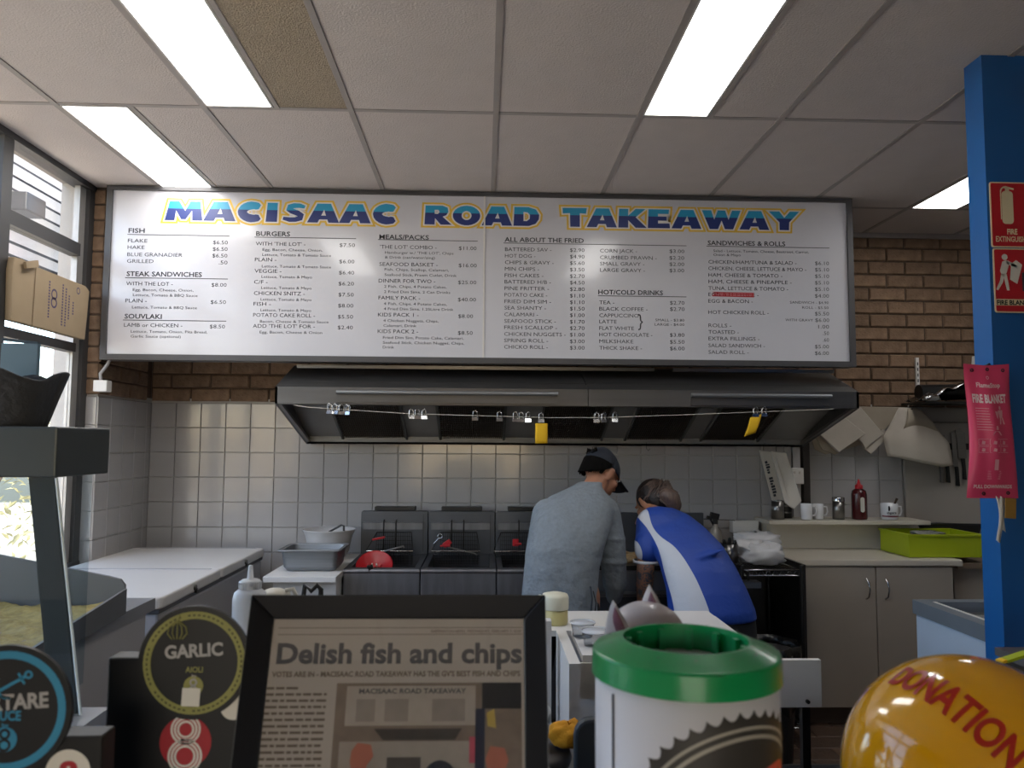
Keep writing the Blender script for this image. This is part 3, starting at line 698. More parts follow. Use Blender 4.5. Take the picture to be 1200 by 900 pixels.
# ================================================================ CHEST FREEZER (left)
fz = thing('chest_freezer', (-1.66, 4.0, 0), 'long white chest freezer with two flat lids along the left tiled wall', 'freezer')
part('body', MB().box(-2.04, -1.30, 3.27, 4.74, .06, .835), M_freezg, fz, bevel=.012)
part('plinth', MB().box(-2.02, -1.33, 3.3, 4.71, 0, .06), M_blackp, fz)
part('trim_band', MB().box(-2.045, -1.295, 3.262, 4.745, .836, .852), M_gfr, fz)
M_lock = mat('lock_metal', '#55534f', .4, .8)
for y0, y1 in ((3.255, 3.985), (3.99, 4.755)):
    l = part('lid', MB().prism(rrect(-2.05, -1.285, y0, y1, .03), lambda u, v, w: (u, v, .854+w), .048), M_freez, fz, bevel=.008)
    part('lock', MB().tube([(-1.286, (y0+y1)/2, .876), (-1.276, (y0+y1)/2, .876)], .012, 10).cbox((-1.279, (y0+y1)/2+.004, .862), (.012, .008, .02)), M_lock, l)
    part('hinge_ridge', MB().box(-2.0, -1.33, y1-.03, y1-.012, .9, .905), M_freezg, l)
part('rating_label', MB().box(-1.47, -1.42, 3.266, 3.27, .76, .785), mat('rating_label', '#a09a6a', .6), fz)
# ================================================================ SIDE TABLE, PAN, BOWL
sdt = thing('side_cabinet', (-.88, 4.25, 0), 'low white cabinet with overhanging top beside the first fryer', 'cabinet')
part('body', MB().box(-1.05, -.735, 4.05, 4.78, 0, .83), M_white, sdt); part('top', MB().box(-1.085, -.725, 3.99, 4.8, .832, .862), M_white, sdt, bevel=.004)
pn = thing('steel_food_pan', (-.88, 4.2, .865), 'deep rectangular steel food pan on the white side cabinet', 'pan')
b = MB()
for (z, i), (z2, i2) in zip(((.866, .03), (.885, .018), (.965, .008), (.966, 0), (.972, 0), (.972, .014), (.885, .028), (.872, .04)), ((.885, .018), (.965, .008), (.966, 0), (.972, 0), (.972, .014), (.885, .028), (.872, .04), (.872, .04))):
    A = rrect(-1.045+i, -.735-i, 4.12+i, 4.4-i, .03, 5); B = rrect(-1.045+i2, -.735-i2, 4.12+i2, 4.4-i2, .03, 5); n = len(A)
    b.add([(x, y, z) for x, y in A]+[(x, y, z2) for x, y in B], [(k, (k+1) % n, (k+1) % n+n, k+n) for k in range(n)], True)
A = rrect(-1.015, -.765, 4.15, 4.37, .03, 5); b.add([(x, y, .866) for x, y in A], [tuple(reversed(range(len(A))))]); A = rrect(-1.01, -.77, 4.16, 4.36, .03, 5); b.add([(x, y, .872) for x, y in A], [tuple(range(len(A)))])
part('tray', b, M_alu2, pn)
part('rim', MB().tube([(x, y, .97) for x, y in rrect(-1.05, -.73, 4.115, 4.405, .03, 5)]+[(-.73, 4.145, .97)], .005, 6), M_alu2, pn)
bw = thing('mixing_bowl', (-.86, 4.62, .865), 'white enamel basin behind the steel pan with a ladle in it', 'bowl')
part('bowl', MB().lathe([(.001, .866), (.09, .866), (.115, .9), (.132, .99), (.148, 1.022), (.152, 1.027), (.146, 1.029), (.128, .99), (.11, .905), (.08, .875), (.001, .874)], (-.885, 4.62, 0), 32), mat('white_enamel', '#c9c7c6', .3), bw)
ld = thing('ladle', (-.86, 4.6, .89), 'dark handled steel ladle leaning in the white basin', 'ladle')
part('handle', MB().tube([(-.915, 4.6, .92), (-.87, 4.54, 1.02), (-.795, 4.50, 1.062), (-.78, 4.495, 1.058), (-.78, 4.495, 1.03)], .006, 8), M_dsteel, ld); part('scoop', MB().lathe([(.001, .885), (.025, .893), (.036, .92), (.033, .92), (.022, .898), (.001, .89)], (-.915, 4.60, 0), 16), M_alu, ld)
# ================================================================ FRYERS
M_fry = mat('fryer_steel', '#85858a', .4, .8, noise=.2, scale=4, stretch=(8, 1, 1))
M_fryd = mat('fryer_dark_steel', '#626469', .42, .75, noise=.25, scale=3)
M_oil = mat('dark_oil', '#0c0a08', .08)
M_wire = mat('basket_wire', '#2a2724', .4, .8)
def fryer(x0, x1, label, k):
    t = thing('deep_fryer', ((x0+x1)/2, 4.4, 0), label, 'fryer', 'row of deep fryers'); g = .003
    x0 += g; x1 -= g; xc = (x0+x1)/2
    part('cabinet', MB().box(x0, x1, 4.21, 4.76, .09, .70), M_fryd, t)
    part('front_panel', MB().box(x0, x1, 4.19, 4.209, .735, .845), M_fry, t, bevel=.003)
    part('nosing', MB().tube([(x0, 4.196, .856), (x1, 4.196, .856)], .0135, 12), M_fry, t)
    d = part('door', MB().box(x0+.004, x1-.004, 4.192, 4.209, .10, .725), M_fryd, t, bevel=.003)
    part('handle', MB().box(x1-.135, x1-.04, 4.17, 4.19, .70, .722), M_alu, d, bevel=.003)
    part('hinge_screw', MB().tube([(x0+.05, 4.1915, .712), (x0+.05, 4.188, .712)], .005, 8), M_chrome, d); part('hinge_screw', MB().tube([(x0+.18, 4.1915, .712), (x0+.18, 4.188, .712)], .005, 8), M_chrome, d)
    tk = MB().box(x0, x1, 4.211, 4.25, .72, .868).box(x0, x0+.03, 4.25, 4.76, .72, .868).box(x1-.03, x1, 4.25, 4.76, .72, .868).box(x0+.03, x1-.03, 4.72, 4.76, .72, .868).box(x0+.03, x1-.03, 4.25, 4.72, .72, .74)
    part('tank', tk, M_fryd, t)
    part('oil', MB().box(x0+.031, x1-.031, 4.251, 4.719, .741, .80), M_oil, t)
    part('backsplash', MB().prism([(x0, .72), (x1, .72), (x1, 1.112), (x1-.008, 1.118), (x0+.008, 1.118), (x0, 1.112)], lambda u, v, w: (u, 4.762+w, v), .05), M_fryd, t, bevel=.002)
    part('seam', MB().box(x1-.028, x1-.025, 4.760, 4.7615, .88, 1.10), M_black, t)
    part('flue_grille', MB().box(xc-.125, xc+.12, 4.79, 4.86, 1.1185, 1.142), M_black, t, bevel=.003)
    hr = part('hanger_rail', MB().box(x0+.015, x1-.03, 4.725, 4.7605, 1.045, 1.053).box(x0+.015, x1-.03, 4.745, 4.7605, 1.012, 1.044), M_fry, t)
    for xx in (xc-.06, xc+.012): part('hook', MB().tube([(xx, 4.76, 1.066), (xx, 4.735, 1.066), (xx, 4.722, 1.05), (xx, 4.722, 1.0), (xx, 4.722, .9)], .004, 6), M_wire, hr)
    for s in (x0+.04, x1-.04): part('leg', MB().tube([(s, 4.3, 0), (s, 4.3, .09)], .02, 10), M_dsteel, t)
    for s in (x0+.04, x1-.04): part('leg', MB().tube([(s, 4.68, 0), (s, 4.68, .09)], .02, 10), M_dsteel, t)
    return t
def basket(xc, w, label):
    t = thing('fryer_basket', (xc, 4.66, .84), label, 'fryer basket', None)
    y0, y1 = 4.60, 4.70; zt, zb = 1.0, .80; b = MB()
    # hangs tilted: a wire trapezoid pocket
    tl = [(xc-w*.42, y1, zt), (xc+w*.42, y1, zt)]; ml = [(xc-w*.62, y0, .905), (xc+w*.5, y0, .905)]; bl = [(xc-w*.45, y1-.01, .81), (xc+w*.45, y1-.01, .81)]
    part('top_frame', MB().tube([tl[0], ml[0], ml[1], tl[1], tl[0]], .0035, 6), M_wire, t)
    part('rim_bar', MB().tube([ml[0], ml[1]], .0045, 6), M_chrome, t)
    L = lambda a, c, q: tuple(a[i]+(c[i]-a[i])*q for i in range(3))
    for k in range(17):
        q = k/16; b.tube([L(tl[0], tl[1], q), L(bl[0], bl[1], q), L(ml[0], ml[1], q)], .0013, 4, cap=False)
    for k in range(1, 8):
        q = k/8; b.tube([L(tl[0], bl[0], q), L(tl[1], bl[1], q)], .0013, 4, cap=False); b.tube([L(ml[0], bl[0], q), L(ml[1], bl[1], q)], .0013, 4, cap=False)
    o = part('mesh_wires', b, M_wire, t); o['kind'] = 'stuff'
    return t
fryer(-.727, -.325, 'leftmost deep fryer with a red lid lying in its well', 0)
fryer(-.325, .075, 'middle deep fryer, basket with a small red grip', 1)
fryer(.075, .475, 'third deep fryer half hidden by the man in grey', 2)
b1 = basket(-.52, .24, 'wire fryer basket with a flat red grip hung over the leftmost fryer')
b2 = basket(-.14, .25, 'wire fryer basket with red grip and silver key ring over the middle fryer')
b3 = basket(.20, .22, 'wire fryer basket with red grip over the fryer beside the man')
part('grip', MB().cbox((-.60, 4.62, .975), (.075, .03, .012), (0, -.2, 0)), M_red, b1, bevel=.004)
part('tongs_end', MB().tube([(-.56, 4.6, .905), (-.49, 4.59, .925), (-.455, 4.59, .935), (-.45, 4.59, .925)], .005), M_alu, b1)
part('grip', MB().cbox((-.205, 4.61, .948), (.05, .03, .03), (0, -.6, 0)).cbox((-.215, 4.60, .935), (.06, .02, .01)), M_red, b2, bevel=.004)
b = MB().tube([(-.245+.013*math.cos(a*.7), 4.585, .992+.013*math.sin(a*.7)) for a in range(10)], .003, 6).tube([(-.252, 4.585, .98), (-.28, 4.585, .95)], .004, 6); part('key_ring', b, M_chrome, b2)
part('tongs_end', MB().tube([(-.2, 4.6, .93), (-.1, 4.6, .905), (-.05, 4.59, .895), (-.03, 4.59, .885)], .004), M_alu, b2)
part('grip', MB().cbox((.19, 4.6, .955), (.035, .03, .04)).cbox((.205, 4.59, .948), (.04, .02, .012)), M_red, b3, bevel=.004)
rl = thing('red_colander', (-.60, 4.36, .81), 'round red slotted colander sunk in the well of the leftmost fryer', 'colander')
M2 = Euler((.72, 0, 0)).to_matrix().to_4x4()
part('dish', MB().lathe([(.001, 0), (.06, .006), (.095, .03), (.10, .03), (.06, -.006), (.001, -.012)], (-.585, 4.36, .845), 28, M2), M_red, rl)
for k in range(4): part('rib', MB().cbox((-.62+.024*k, 4.345, .86), (.006, .012, .04), (.9, 0, 0)), M_paper if k in (1, 2) else M_red, rl)
part('clip_handle', MB().cbox((-.59, 4.205, .868), (.022, .04, .03), (0, 0, .4)).tube([(-.61, 4.23, .86), (-.58, 4.2, .885)], .006), M_blackp, rl)
# ================================================================ GRIDDLE with food (behind people)
gr = thing('flat_griddle', (.9, 4.45, 0), 'steel flat griddle behind the two cooks', 'griddle')
part('cabinet', MB().box(.48, 1.33, 4.21, 4.78, .06, .74), M_fryd, gr); part('plate', MB().box(.48, 1.33, 4.2, 4.74, .86, .885), M_dsteel, gr, bevel=.003)
part('front_band', MB().box(.48, 1.33, 4.19, 4.209, .745, .858), M_fry, gr); part('splash_guard', MB().box(.48, 1.33, 4.745, 4.78, .86, 1.115).box(.485, .5, 4.3, 4.744, .886, .99), M_fryd, gr)
part('shelf_bar', MB().box(.55, 1.3, 4.10, 4.185, .74, .755), M_alu, gr); part('plinth', MB().box(.5, 1.31, 4.25, 4.75, 0, .06), M_blackp, gr)
M_food = mat('frying_onion', '#c9a877', .5, noise=.4, scale=30, bump=.6)
fo = thing('burger_bun', (.82, 4.4, .886), 'pale toasting bun halves on the griddle between the cooks', 'bun', None)
for k, (x, y) in enumerate(((.80, 4.33), (.86, 4.42), (.79, 4.47))):
    part('bun_half', MB().lathe([(.001, .886), (.048, .886), (.055, .9), (.045, .918), (.02, .926), (.001, .927)], (x, y, 0), 18), M_food, fo)
# ================================================================ WIRE SHELF UNIT, SMALL THINGS BESIDE IT
ws = thing('wire_shelving', (1.52, 4.35, 0), 'low chrome and black wire shelving unit between griddle and cabinet', 'shelving')
def wshelf(z, nm='wire_shelf'):
    b = MB().tube([(1.36, 4.12, z), (1.66, 4.12, z), (1.66, 4.6, z), (1.36, 4.6, z), (1.36, 4.12, z)], .004, 6).tube([(1.36, 4.12, z-.028), (1.66, 4.12, z-.028)], .004, 6)
    for k in range(17): b.tube([(1.37+.0175*k, 4.12, z), (1.37+.0175*k, 4.6, z)], .002, 4)
    for k in range(8): b.tube([(1.365+.037*k, 4.12, z-.028), (1.3835+.037*k, 4.12, z), (1.402+.037*k, 4.12, z-.028)], .002, 4)
    part(nm, b, M_chrome, ws)
wshelf(.875); wshelf(.10)
for x in (1.35, 1.668):
    for y in (4.115, 4.6): part('post', MB().tube([(x, y, 0), (x, y, .90)], .0125, 10), M_dsteel, ws)
part('side_panel', MB().box(1.684, 1.70, 4.14, 4.62, .05, .9), M_dsteel, ws)
part('back_panel', MB().box(1.345, 1.70, 4.66, 4.68, .05, .84), mat('grey_board', '#45423f', .7), ws)
M_bag = mat('white_plastic_bag', '#d5d5d8', .3, noise=.05, bump=.5, bscale=18)
def crumple(c, r, seed, nu=26, nv=14):
    random.seed(seed); ph = [(random.uniform(0, 6.28), random.uniform(0, 6.28), random.randint(2, 6), random.randint(1, 5)) for _ in range(6)]
    def f(u, v):
        a = 2*math.pi*u; b_ = math.pi*(v*.98+.01)-math.pi/2; q = 1+sum(.07*math.sin(m*a+p)*math.sin(n*b_*2+s) for p, s, m, n in ph)
        sq = lambda t, e: math.copysign(abs(t)**e, t)
        return (c[0]+r[0]*q*sq(math.cos(a), .8)*abs(math.cos(b_))**.6, c[1]+r[1]*q*sq(math.sin(a), .8)*abs(math.cos(b_))**.6, c[2]+r[2]*(q if b_ > 0 else 1)*sq(math.sin(b_), .8))
    return MB().sheet(nu, nv, f)
bg = thing('plastic_bag_bundle', (1.5, 4.32, .88), 'crumpled white plastic bags piled on the wire shelf', 'bag')
part('bag', crumple((1.52, 4.3, .94), (.115, .13, .06), 3), M_bag, bg); part('bag', crumple((1.535, 4.4, 1.0), (.12, .12, .04), 8), M_bag, bg)
b = MB(); b.sheet(6, 4, lambda u, v: (1.37+.14*u, 4.22+.04*v, .985-.05*u*(1-v)+.03*v+.004*math.sin(u*9))); part('loose_corner', b, M_bag, bg, solid=.002)
sp = thing('spray_bottle', (1.33, 4.55, .88), 'clear spray bottle with dark trigger head behind the woman in blue', 'spray bottle')
part('bottle', MB().lathe([(.001, .886), (.038, .886), (.04, .9), (.04, 1.0), (.03, 1.04), (.014, 1.06), (.014, 1.08), (.001, 1.08)], (1.33, 4.5, 0), 20), mat('cloudy_plastic', '#8d8780', .25), sp)
part('trigger_head', MB().cbox((1.325, 4.5, 1.12), (.05, .03, .035), (0, .25, 0)).cbox((1.295, 4.5, 1.11), (.03, .018, .016), (0, .3, 0)).cbox((1.31, 4.5, 1.085), (.01, .012, .045), (0, -.5, 0)).tube([(1.33, 4.5, 1.075), (1.33, 4.5, 1.11)], .015, 10), M_blackp, sp, bevel=.003)
cn = thing('steel_canister', (1.38, 4.3, .88), 'squat steel utensil canister with dark handled tools by the wire shelf', 'canister')
part('can', MB().lathe([(.001, .886), (.045, .886), (.045, .99), (.042, .99), (.042, .892), (.001, .892)], (1.345, 4.3, 0), 24), M_alu, cn)
tn = thing('tool_handles', (1.345, 4.3, .9), 'dark knife and spatula handles sticking out of the squat canister', 'utensil')
for dx, l in ((-.02, .1), (.0, .13), (.02, .09)): part('handle', MB().cap((1.345+dx*.5, 4.3, .93), .006, (1.345+dx*1.6, 4.29, .97+l*.35), .009), M_blackp, tn)
wrp = thing('wrap_box', (1.66, 4.84, 1.05), 'small white wall dispenser box under the hanging bags', 'dispenser')
part('box', MB().box(1.54, 1.70, 4.84, 4.92, .985, 1.06), M_white, wrp, bevel=.004); part('wire_arm', MB().tube([(1.36, 4.85, 1.07), (1.55, 4.84, 1.063), (1.55, 4.86, 1.0)], .003, 6), M_chrome, wrp)
gb = thing('rubbish_bag', (1.42, 3.95, 0), 'black bin bag hanging in a bin under the wire shelf', 'rubbish bag')
M_bb = mat('black_bin_bag', '#191817', .25, bump=.8, bscale=25)
part('bin', MB().lathe([(.001, 0), (.12, 0), (.15, .52), (.145, .52), (.115, .01), (.001, .01)], (1.40, 3.92, 0), 24), mat('grey_bin_plastic', '#3a3735', .5), gb)
b = MB().sheet(40, 8, lambda u, v: (1.40+(.158+.012*math.sin(u*50)+.02*v*0)*math.cos(6.283*u), 3.92+(.158+.012*math.sin(u*50))*math.sin(6.283*u), .56-.28*v*(1+.15*math.sin(u*25)))); part('bag_liner', b, M_bb, gb, solid=.002)
cr_ = thing('steel_bracket', (1.46, 3.98, .8), 'small steel box end held out behind the woman', 'holder'); part('plate', MB().box(1.33, 1.42, 4.02, 4.1, .80, .83), M_alu, cr_); part('stem', MB().box(1.37, 1.38, 4.08, 4.118, .82, .874), M_dsteel, cr_)
# ================================================================ RIGHT CABINET, UPSTAND SHELF
cb = thing('base_cabinet', (2.1, 4.6, 0), 'cream two-door base cabinet with thick laminate worktop', 'cabinet')
part('carcass', MB().box(1.745, 2.605, 4.352, 4.9, .10, .862), M_creamd, cb); part('kickboard', MB().box(1.755, 2.605, 4.40, 4.9, 0, .098), mat('brown_kickboard', '#6f6258', .6), cb)
for x0, x1, hx in ((1.745, 2.168, 2.115), (2.174, 2.605, 2.222)):
    d = part('door', MB().box(x0, x1, 4.33, 4.35, .105, .858), M_creamd, cb, bevel=.002)
    part('handle', MB().tube([(hx, 4.329, .795), (hx+.003, 4.308, .78), (hx+.008, 4.303, .74), (hx+.003, 4.308, .70), (hx-.003, 4.329, .685)], .0045, 8), M_chrome, d)
wt = thing('laminate_worktop', (2.2, 4.6, .865), 'cream laminate worktop over the two-door cabinet', 'worktop')
part('slab', MB().box(1.70, 2.66, 4.32, 4.91, .864, .899), M_cream, wt, bevel=.006)
part('splash_box', MB().box(1.735, 2.62, 4.80, 4.90, .90, 1.055), M_cream, wt)
part('ledge', MB().box(1.70, 2.68, 4.66, 4.925, 1.056, 1.078), M_cream, wt, bevel=.003)
sc_ = thing('side_cupboard', (2.9, 4.6, 0), 'shadowed brown bench end at the right of the cream cabinet', 'bench')
part('body', MB().box(2.665, 3.3, 4.42, 4.9, 0, .84), M_creamd, sc_); part('top', MB().box(2.665, 3.3, 4.38, 4.91, .842, .87), mat('brown_benchtop', '#7c6c5c', .5), sc_)
ZS = 1.08
cyl = lambda r, z0, z1, c, t=.003: MB().lathe([(.001, z0), (r, z0), (r, z1), (r-t, z1), (r-t, z0+t), (.001, z0+t)], (c[0], c[1], 0), 28)
o = thing('steel_tumbler', (1.80, 4.77, ZS), 'tall polished steel canister at the left end of the ledge', 'canister'); part('body', cyl(.038, ZS, 1.19, (1.79, 4.76)), M_alu, o); part('rim', MB().tube([(1.79+.038*math.cos(a/16*6.2832), 4.76+.038*math.sin(a/16*6.2832), 1.19) for a in range(17)], .002, 5), M_chrome, o)
o = thing('dull_canister', (1.86, 4.8, ZS), 'dull ribbed grey canister right of the polished one on the ledge', 'canister'); part('body', cyl(.036, ZS, 1.225, (1.868, 4.83)), M_dsteel, o)
for k in range(3): part('band', MB().lathe([(.037, 1.11+.04*k), (.038, 1.112+.04*k), (.038, 1.118+.04*k), (.037, 1.12+.04*k)], (1.868, 4.83, 0), 24), M_alu, o)
M_mug = mat('white_glazed_ceramic', '#d8d8dc', .2)
def mug(x, y, r, h, label, m=M_mug):
    o = thing('mug', (x, y, ZS), label, 'mug')
    part('cup', MB().lathe([(.001, ZS), (r*.86, ZS), (r*.94, ZS+.006), (r, ZS+h*.5), (r, ZS+h), (r-.004, ZS+h), (r-.004, ZS+h*.5), (r*.8, ZS+.008), (.001, ZS+.008)], (x, y, 0), 28), m, o)
    part('handle', MB().tube([(x+r-.003, y-.006, ZS+h*.82), (x+r+.018, y-.008, ZS+h*.8), (x+r+.022, y-.008, ZS+h*.5), (x+r+.014, y-.008, ZS+h*.28), (x+r-.004, y-.006, ZS+h*.25)], .005, 8), m, o)
    return o
mug(1.955, 4.73, .034, .095, 'plain white mug, the left one of the pair on the ledge'); mug(2.038, 4.76, .033, .092, 'plain white mug, the right one of the pair on the ledge')
o = thing('steel_shaker', (2.165, 4.76, ZS), 'short lidded steel shaker between the white mugs and the sauce bottle', 'shaker')
part('body', MB().lathe([(.001, ZS), (.035, ZS), (.035, ZS+.115), (.001, ZS+.115)], (2.165, 4.76, 0), 28), M_alu, o); part('lid', MB().lathe([(.037, ZS+.108), (.037, ZS+.13), (.034, ZS+.134), (.001, ZS+.134)], (2.165, 4.76, 0), 28), M_chrome, o)
o = thing('sauce_bottle', (2.295, 4.76, ZS), 'dark red sauce bottle with red nozzle cap on the ledge', 'sauce bottle')
part('bottle', MB().lathe([(.001, ZS), (.042, ZS), (.045, ZS+.008), (.045, ZS+.15), (.04, ZS+.172), (.02, ZS+.186), (.001, ZS+.186)], (2.295, 4.76, 0), 28), mat('dark_sauce_plastic', '#4a1418', .25), o)
part('cap', MB().lathe([(.023, ZS+.184), (.023, ZS+.205), (.012, ZS+.212), (.009, ZS+.222), (.004, ZS+.242), (.001, ZS+.243)], (2.295, 4.76, 0), 20), M_red, o)
part('label', MB().prism(rrect(2.282, 2.306, ZS+.045, ZS+.135, .0118), lambda u, v, w: (u, 4.716-w+.002*0, v), .002), M_paper, o)
o = mug(2.475, 4.75, .05, .098, 'larger printed white mug with a spoon at the right of the ledge')
part('emblem', MB().prism([(2.447, 1.135), (2.455, 1.135), (2.458, 1.15), (2.452, 1.167), (2.447, 1.16)], lambda u, v, w: (u, 4.7035+w, v), .003), M_black, o)
wr_ = MB(); put_text(wr_, 'ingers', 2.435, 2.492, 1.118, .014, yplane(4.6985), .02); part('lettering', wr_, M_black, o)
part('stripe', MB().lathe([(.0506, 1.098), (.0508, 1.099), (.0508, 1.105), (.0506, 1.106)], (2.475, 4.75, 0), 28, a0=math.pi*1.05, a1=math.pi*1.9), mat('mug_maroon', '#6d1f33', .4), o)
o = thing('teaspoon', (2.50, 4.76, 1.1), 'dark wooden handled spoon standing in the printed mug', 'spoon'); part('handle', MB().tube([(2.48, 4.76, 1.1), (2.512, 4.745, 1.185), (2.522, 4.742, 1.208)], [.003, .006, .008], 8), M_wood, o); part('bowl', MB().ell((2.478, 4.76, 1.096), (.01, .006, .008)), M_wood, o)
o = thing('power_outlet', (1.965, 4.89, 1.34), 'large white double power point above the steel canisters', 'power outlet')
part('plate', MB().box(1.915, 2.0, 4.865, 4.885, 1.285, 1.385), M_white, o, bevel=.004)
for x in (1.94, 1.975): part('switch', MB().box(x-.006, x+.006, 4.861, 4.865, 1.35, 1.365), M_paper, o)
o = struct('gap_strip_1', MB().box(2.005, 2.045, 4.88, 4.93, 1.08, 1.62), mat('wall_gap_shade', '#2d2622', .7), None)  # dark strip whose colour stands in for the shade of a wall gap
o = struct('trim_2', MB().box(1.905, 1.93, 4.886, 4.93, 1.08, 1.6).box(1.94, 1.985, 4.888, 4.93, 1.08, 1.6), M_freezg, None)
o = thing('red_scissors', (1.885, 4.87, 1.3), 'red handled scissors hanging behind the plastic bags', 'scissors')
part('grip', MB().tube([(1.875+.014*math.cos(k*.63), 4.87, 1.32+.03*math.sin(k*.63)) for k in range(11)], .005, 8), M_red, o); part('blade', MB().prism([(1.868, 1.20), (1.876, 1.285), (1.888, 1.285)], lambda u, v, w: (u, 4.868+w, v), .003), M_alu, o)
# hanging bag bundles
def bagbundle(xt, w, lean, z1, z0, y, label, txt=None):
    o = thing('hanging_bag_bundle', (xt, y, z1), label, 'bag bundle')
    b = MB(); n = 5
    P = [(xt, z1), (xt+w, z1-.01), (xt+w+lean, z0+.05), (xt+lean+w*.45, z0), (xt+lean*.95, z0+.03)]
    b.prism(P, lambda u, v, ww: (u, y+ww, v), .03); part('bags', b, M_paper, o, bevel=.006)
    b = MB(); b.prism([(xt-.004, z1-.01), (xt+.016, z1-.005), (xt+lean+.02, z0+.01), (xt+lean*.9-.01, z0+.04)], lambda u, v, ww: (u, y-.008+ww, v), .006); part('front_fold', b, M_paper, o, bevel=.002)
    part('hook', MB().tube([(xt+w*.35, y+.012, z1-.02), (xt+w*.35, y+.012, z1+.03), (xt+w*.4+.012, 4.822, z1+.045)], .002, 6), M_chrome, o)
    if txt:
        b = MB(); a = math.atan2(z0-z1, lean); ux, uz = math.cos(a), math.sin(a)
        random.seed(2); u = .05
        while u < .27:
            w_ = random.uniform(.008, .016); h_ = random.choice((.016, .024))
            if not .12 < u < .14: fill(b, [(u, 0), (u+w_, 0), (u+w_, h_), (u, h_)], lambda u, v: (xt+.012+ux*u-uz*v, y-.0095, z1-.02+uz*u+ux*v))
            u += w_+.004
        part('dark_print', b, M_ink, o)['kind'] = 'stuff'
    return o
bagbundle(1.70, .075, .085, 1.495, 1.15, 4.795, 'hanging bundle of white bags with dark printing, left of two', 1)
bagbundle(1.755, .09, .09, 1.49, 1.14, 4.745, 'plain hanging bundle of white bags in front of the printed one')
# paper sheets and bags hanging on the wall at right
def leaf(name, P, y, label, m=M_paper, t=.02, cat='paper bags', bev=.004):
    o = thing(name, (P[0][0], y, P[0][1]), label, cat)
    part('stack', MB().prism(P, lambda u, v, w: (u, y+w, v), t), m, o, bevel=bev)
    return o
M_pk = mat('off_white_paper_bag', '#b9b0a4', .85, noise=.08, bump=.15, bscale=12); M_pk2 = mat('greaseproof_paper', '#a69a89', .8, noise=.1, bump=.3, bscale=10)
o = leaf('paper_bag_stack', [(2.045, 1.615), (2.21, 1.715), (2.36, 1.60), (2.19, 1.485)], 4.78, 'leftmost tilted stack of white paper bags hanging beside the hood', M_pk, .035)
part('under_sheet', MB().prism([(2.05, 1.60), (2.1, 1.5), (2.18, 1.47), (2.35, 1.58), (2.36, 1.6), (2.2, 1.7)], lambda u, v, w: (u, 4.817+w, v), .012), M_pk2, o)
part('nail', MB().tube([(2.2, 4.775, 1.70), (2.2, 4.93, 1.70)], .003, 6), M_dsteel, o)
o = leaf('paper_bag_stack', [(2.20, 1.70), (2.24, 1.765), (2.36, 1.765), (2.50, 1.60), (2.38, 1.505), (2.36, 1.545)], 4.835, 'middle stack of white paper bags, squared corner pointing down', M_pk, .03)
part('under_sheet', MB().prism([(2.38, 1.505), (2.42, 1.475), (2.545, 1.595), (2.50, 1.63)], lambda u, v, w: (u, 4.845+w, v), .012), M_pk, o); part('nail', MB().tube([(2.3, 4.83, 1.745), (2.3, 4.93, 1.745)], .003, 6), M_dsteel, o)
leaf('wall_paper_sheet', [(2.05, 1.60), (2.08, 1.50), (2.15, 1.47), (2.45, 1.55), (2.68, 1.77), (2.25, 1.775)], 4.885, 'flat off-white sheet lying against the wall behind the bag stacks', M_pk2, .006, 'paper')
o = thing('greaseproof_roll', (2.7, 4.85, 1.78), 'big curling off-white paper sheet flaring out under the foil tray', 'paper')
def pf(u, v):
    x = 2.66+.0*v+(u-.5)*(.13+.30*min(1, v*1.6))+.035*v+(.02 if u > .5 else -.05)*v*(u-.5)
    z = 1.765-.30*v-.085*u*v*(1-.0*u)
    return (x, 4.83-.06*math.sin(v*2.2)*math.sin(math.pi*u)-.02*v, z+(0.0 if u < .8 else .10*(u-.8)*v*5*.3))
part('sheet', MB().sheet(16, 14, pf), M_pk, o, solid=.003)
part('fold', MB().sheet(10, 8, lambda u, v: (2.655-.0*u+.16*(u-.25)*(.5+v), 4.80+.02*u-.03*math.sin(v*3), 1.76-.14*v)), M_pk2, o, solid=.003)
part('nail', MB().tube([(2.66, 4.79, 1.755), (2.66, 4.93, 1.755)], .003, 6), M_dsteel, o)
wp = struct('trim_3', MB().box(2.665, 3.35, 4.905, 4.9275, 1.0, 1.765), mat('smooth_wall_panel', '#a39b92', .45, noise=.03), None)
struct('trim_4', MB().box(2.75, 3.35, 4.88, 4.9049, 1.672, 1.682), mat('trim_strip', '#6b655f', .5), None)
kr = thing('knife_rack', (2.98, 4.89, 1.52), 'black magnetic knife strip on the wall beside the fire blanket', 'knife rack'); part('strip', MB().box(2.80, 3.22, 4.885, 4.905, 1.505, 1.545), M_blackp, kr)
for k, (x, z0, z1, w, hl, lb) in enumerate(((2.885, 1.30, 1.60, .020, .10, 'slim knife at the left end of the magnetic strip, steel handle'), (2.925, 1.30, 1.60, .022, .12, 'knife with black handle, second on the magnetic strip'), (2.985, 1.28, 1.62, .03, .12, 'long broad knife with black handle, third on the strip'), (3.03, 1.32, 1.64, .055, .13, 'wide bladed cleaver at the right end of the magnetic strip'))):
    o = thing('kitchen_knife', (x, 4.87, z0), lb, 'knife')
    part('blade', MB().prism([(x-w*.5, z0+hl), (x+w*.5, z0+hl), (x+w*.5, z1-.03), (x, z1), (x-w*.5, z1-.01)], lambda u, v, ww: (u-.015*(v-z0)/.3, 4.878+ww, v), .004), M_alu, o)
    part('handle', MB().prism([(x-.012, z0), (x+.012, z0-.004), (x+.012, z0+hl), (x-.011, z0+hl), (x-.007, z0+hl*.5)], lambda u, v, ww: (u-.015*(v-z0)/.3, 4.87+ww, v), .014), M_alu if k == 0 else M_blackp, o, bevel=.003)
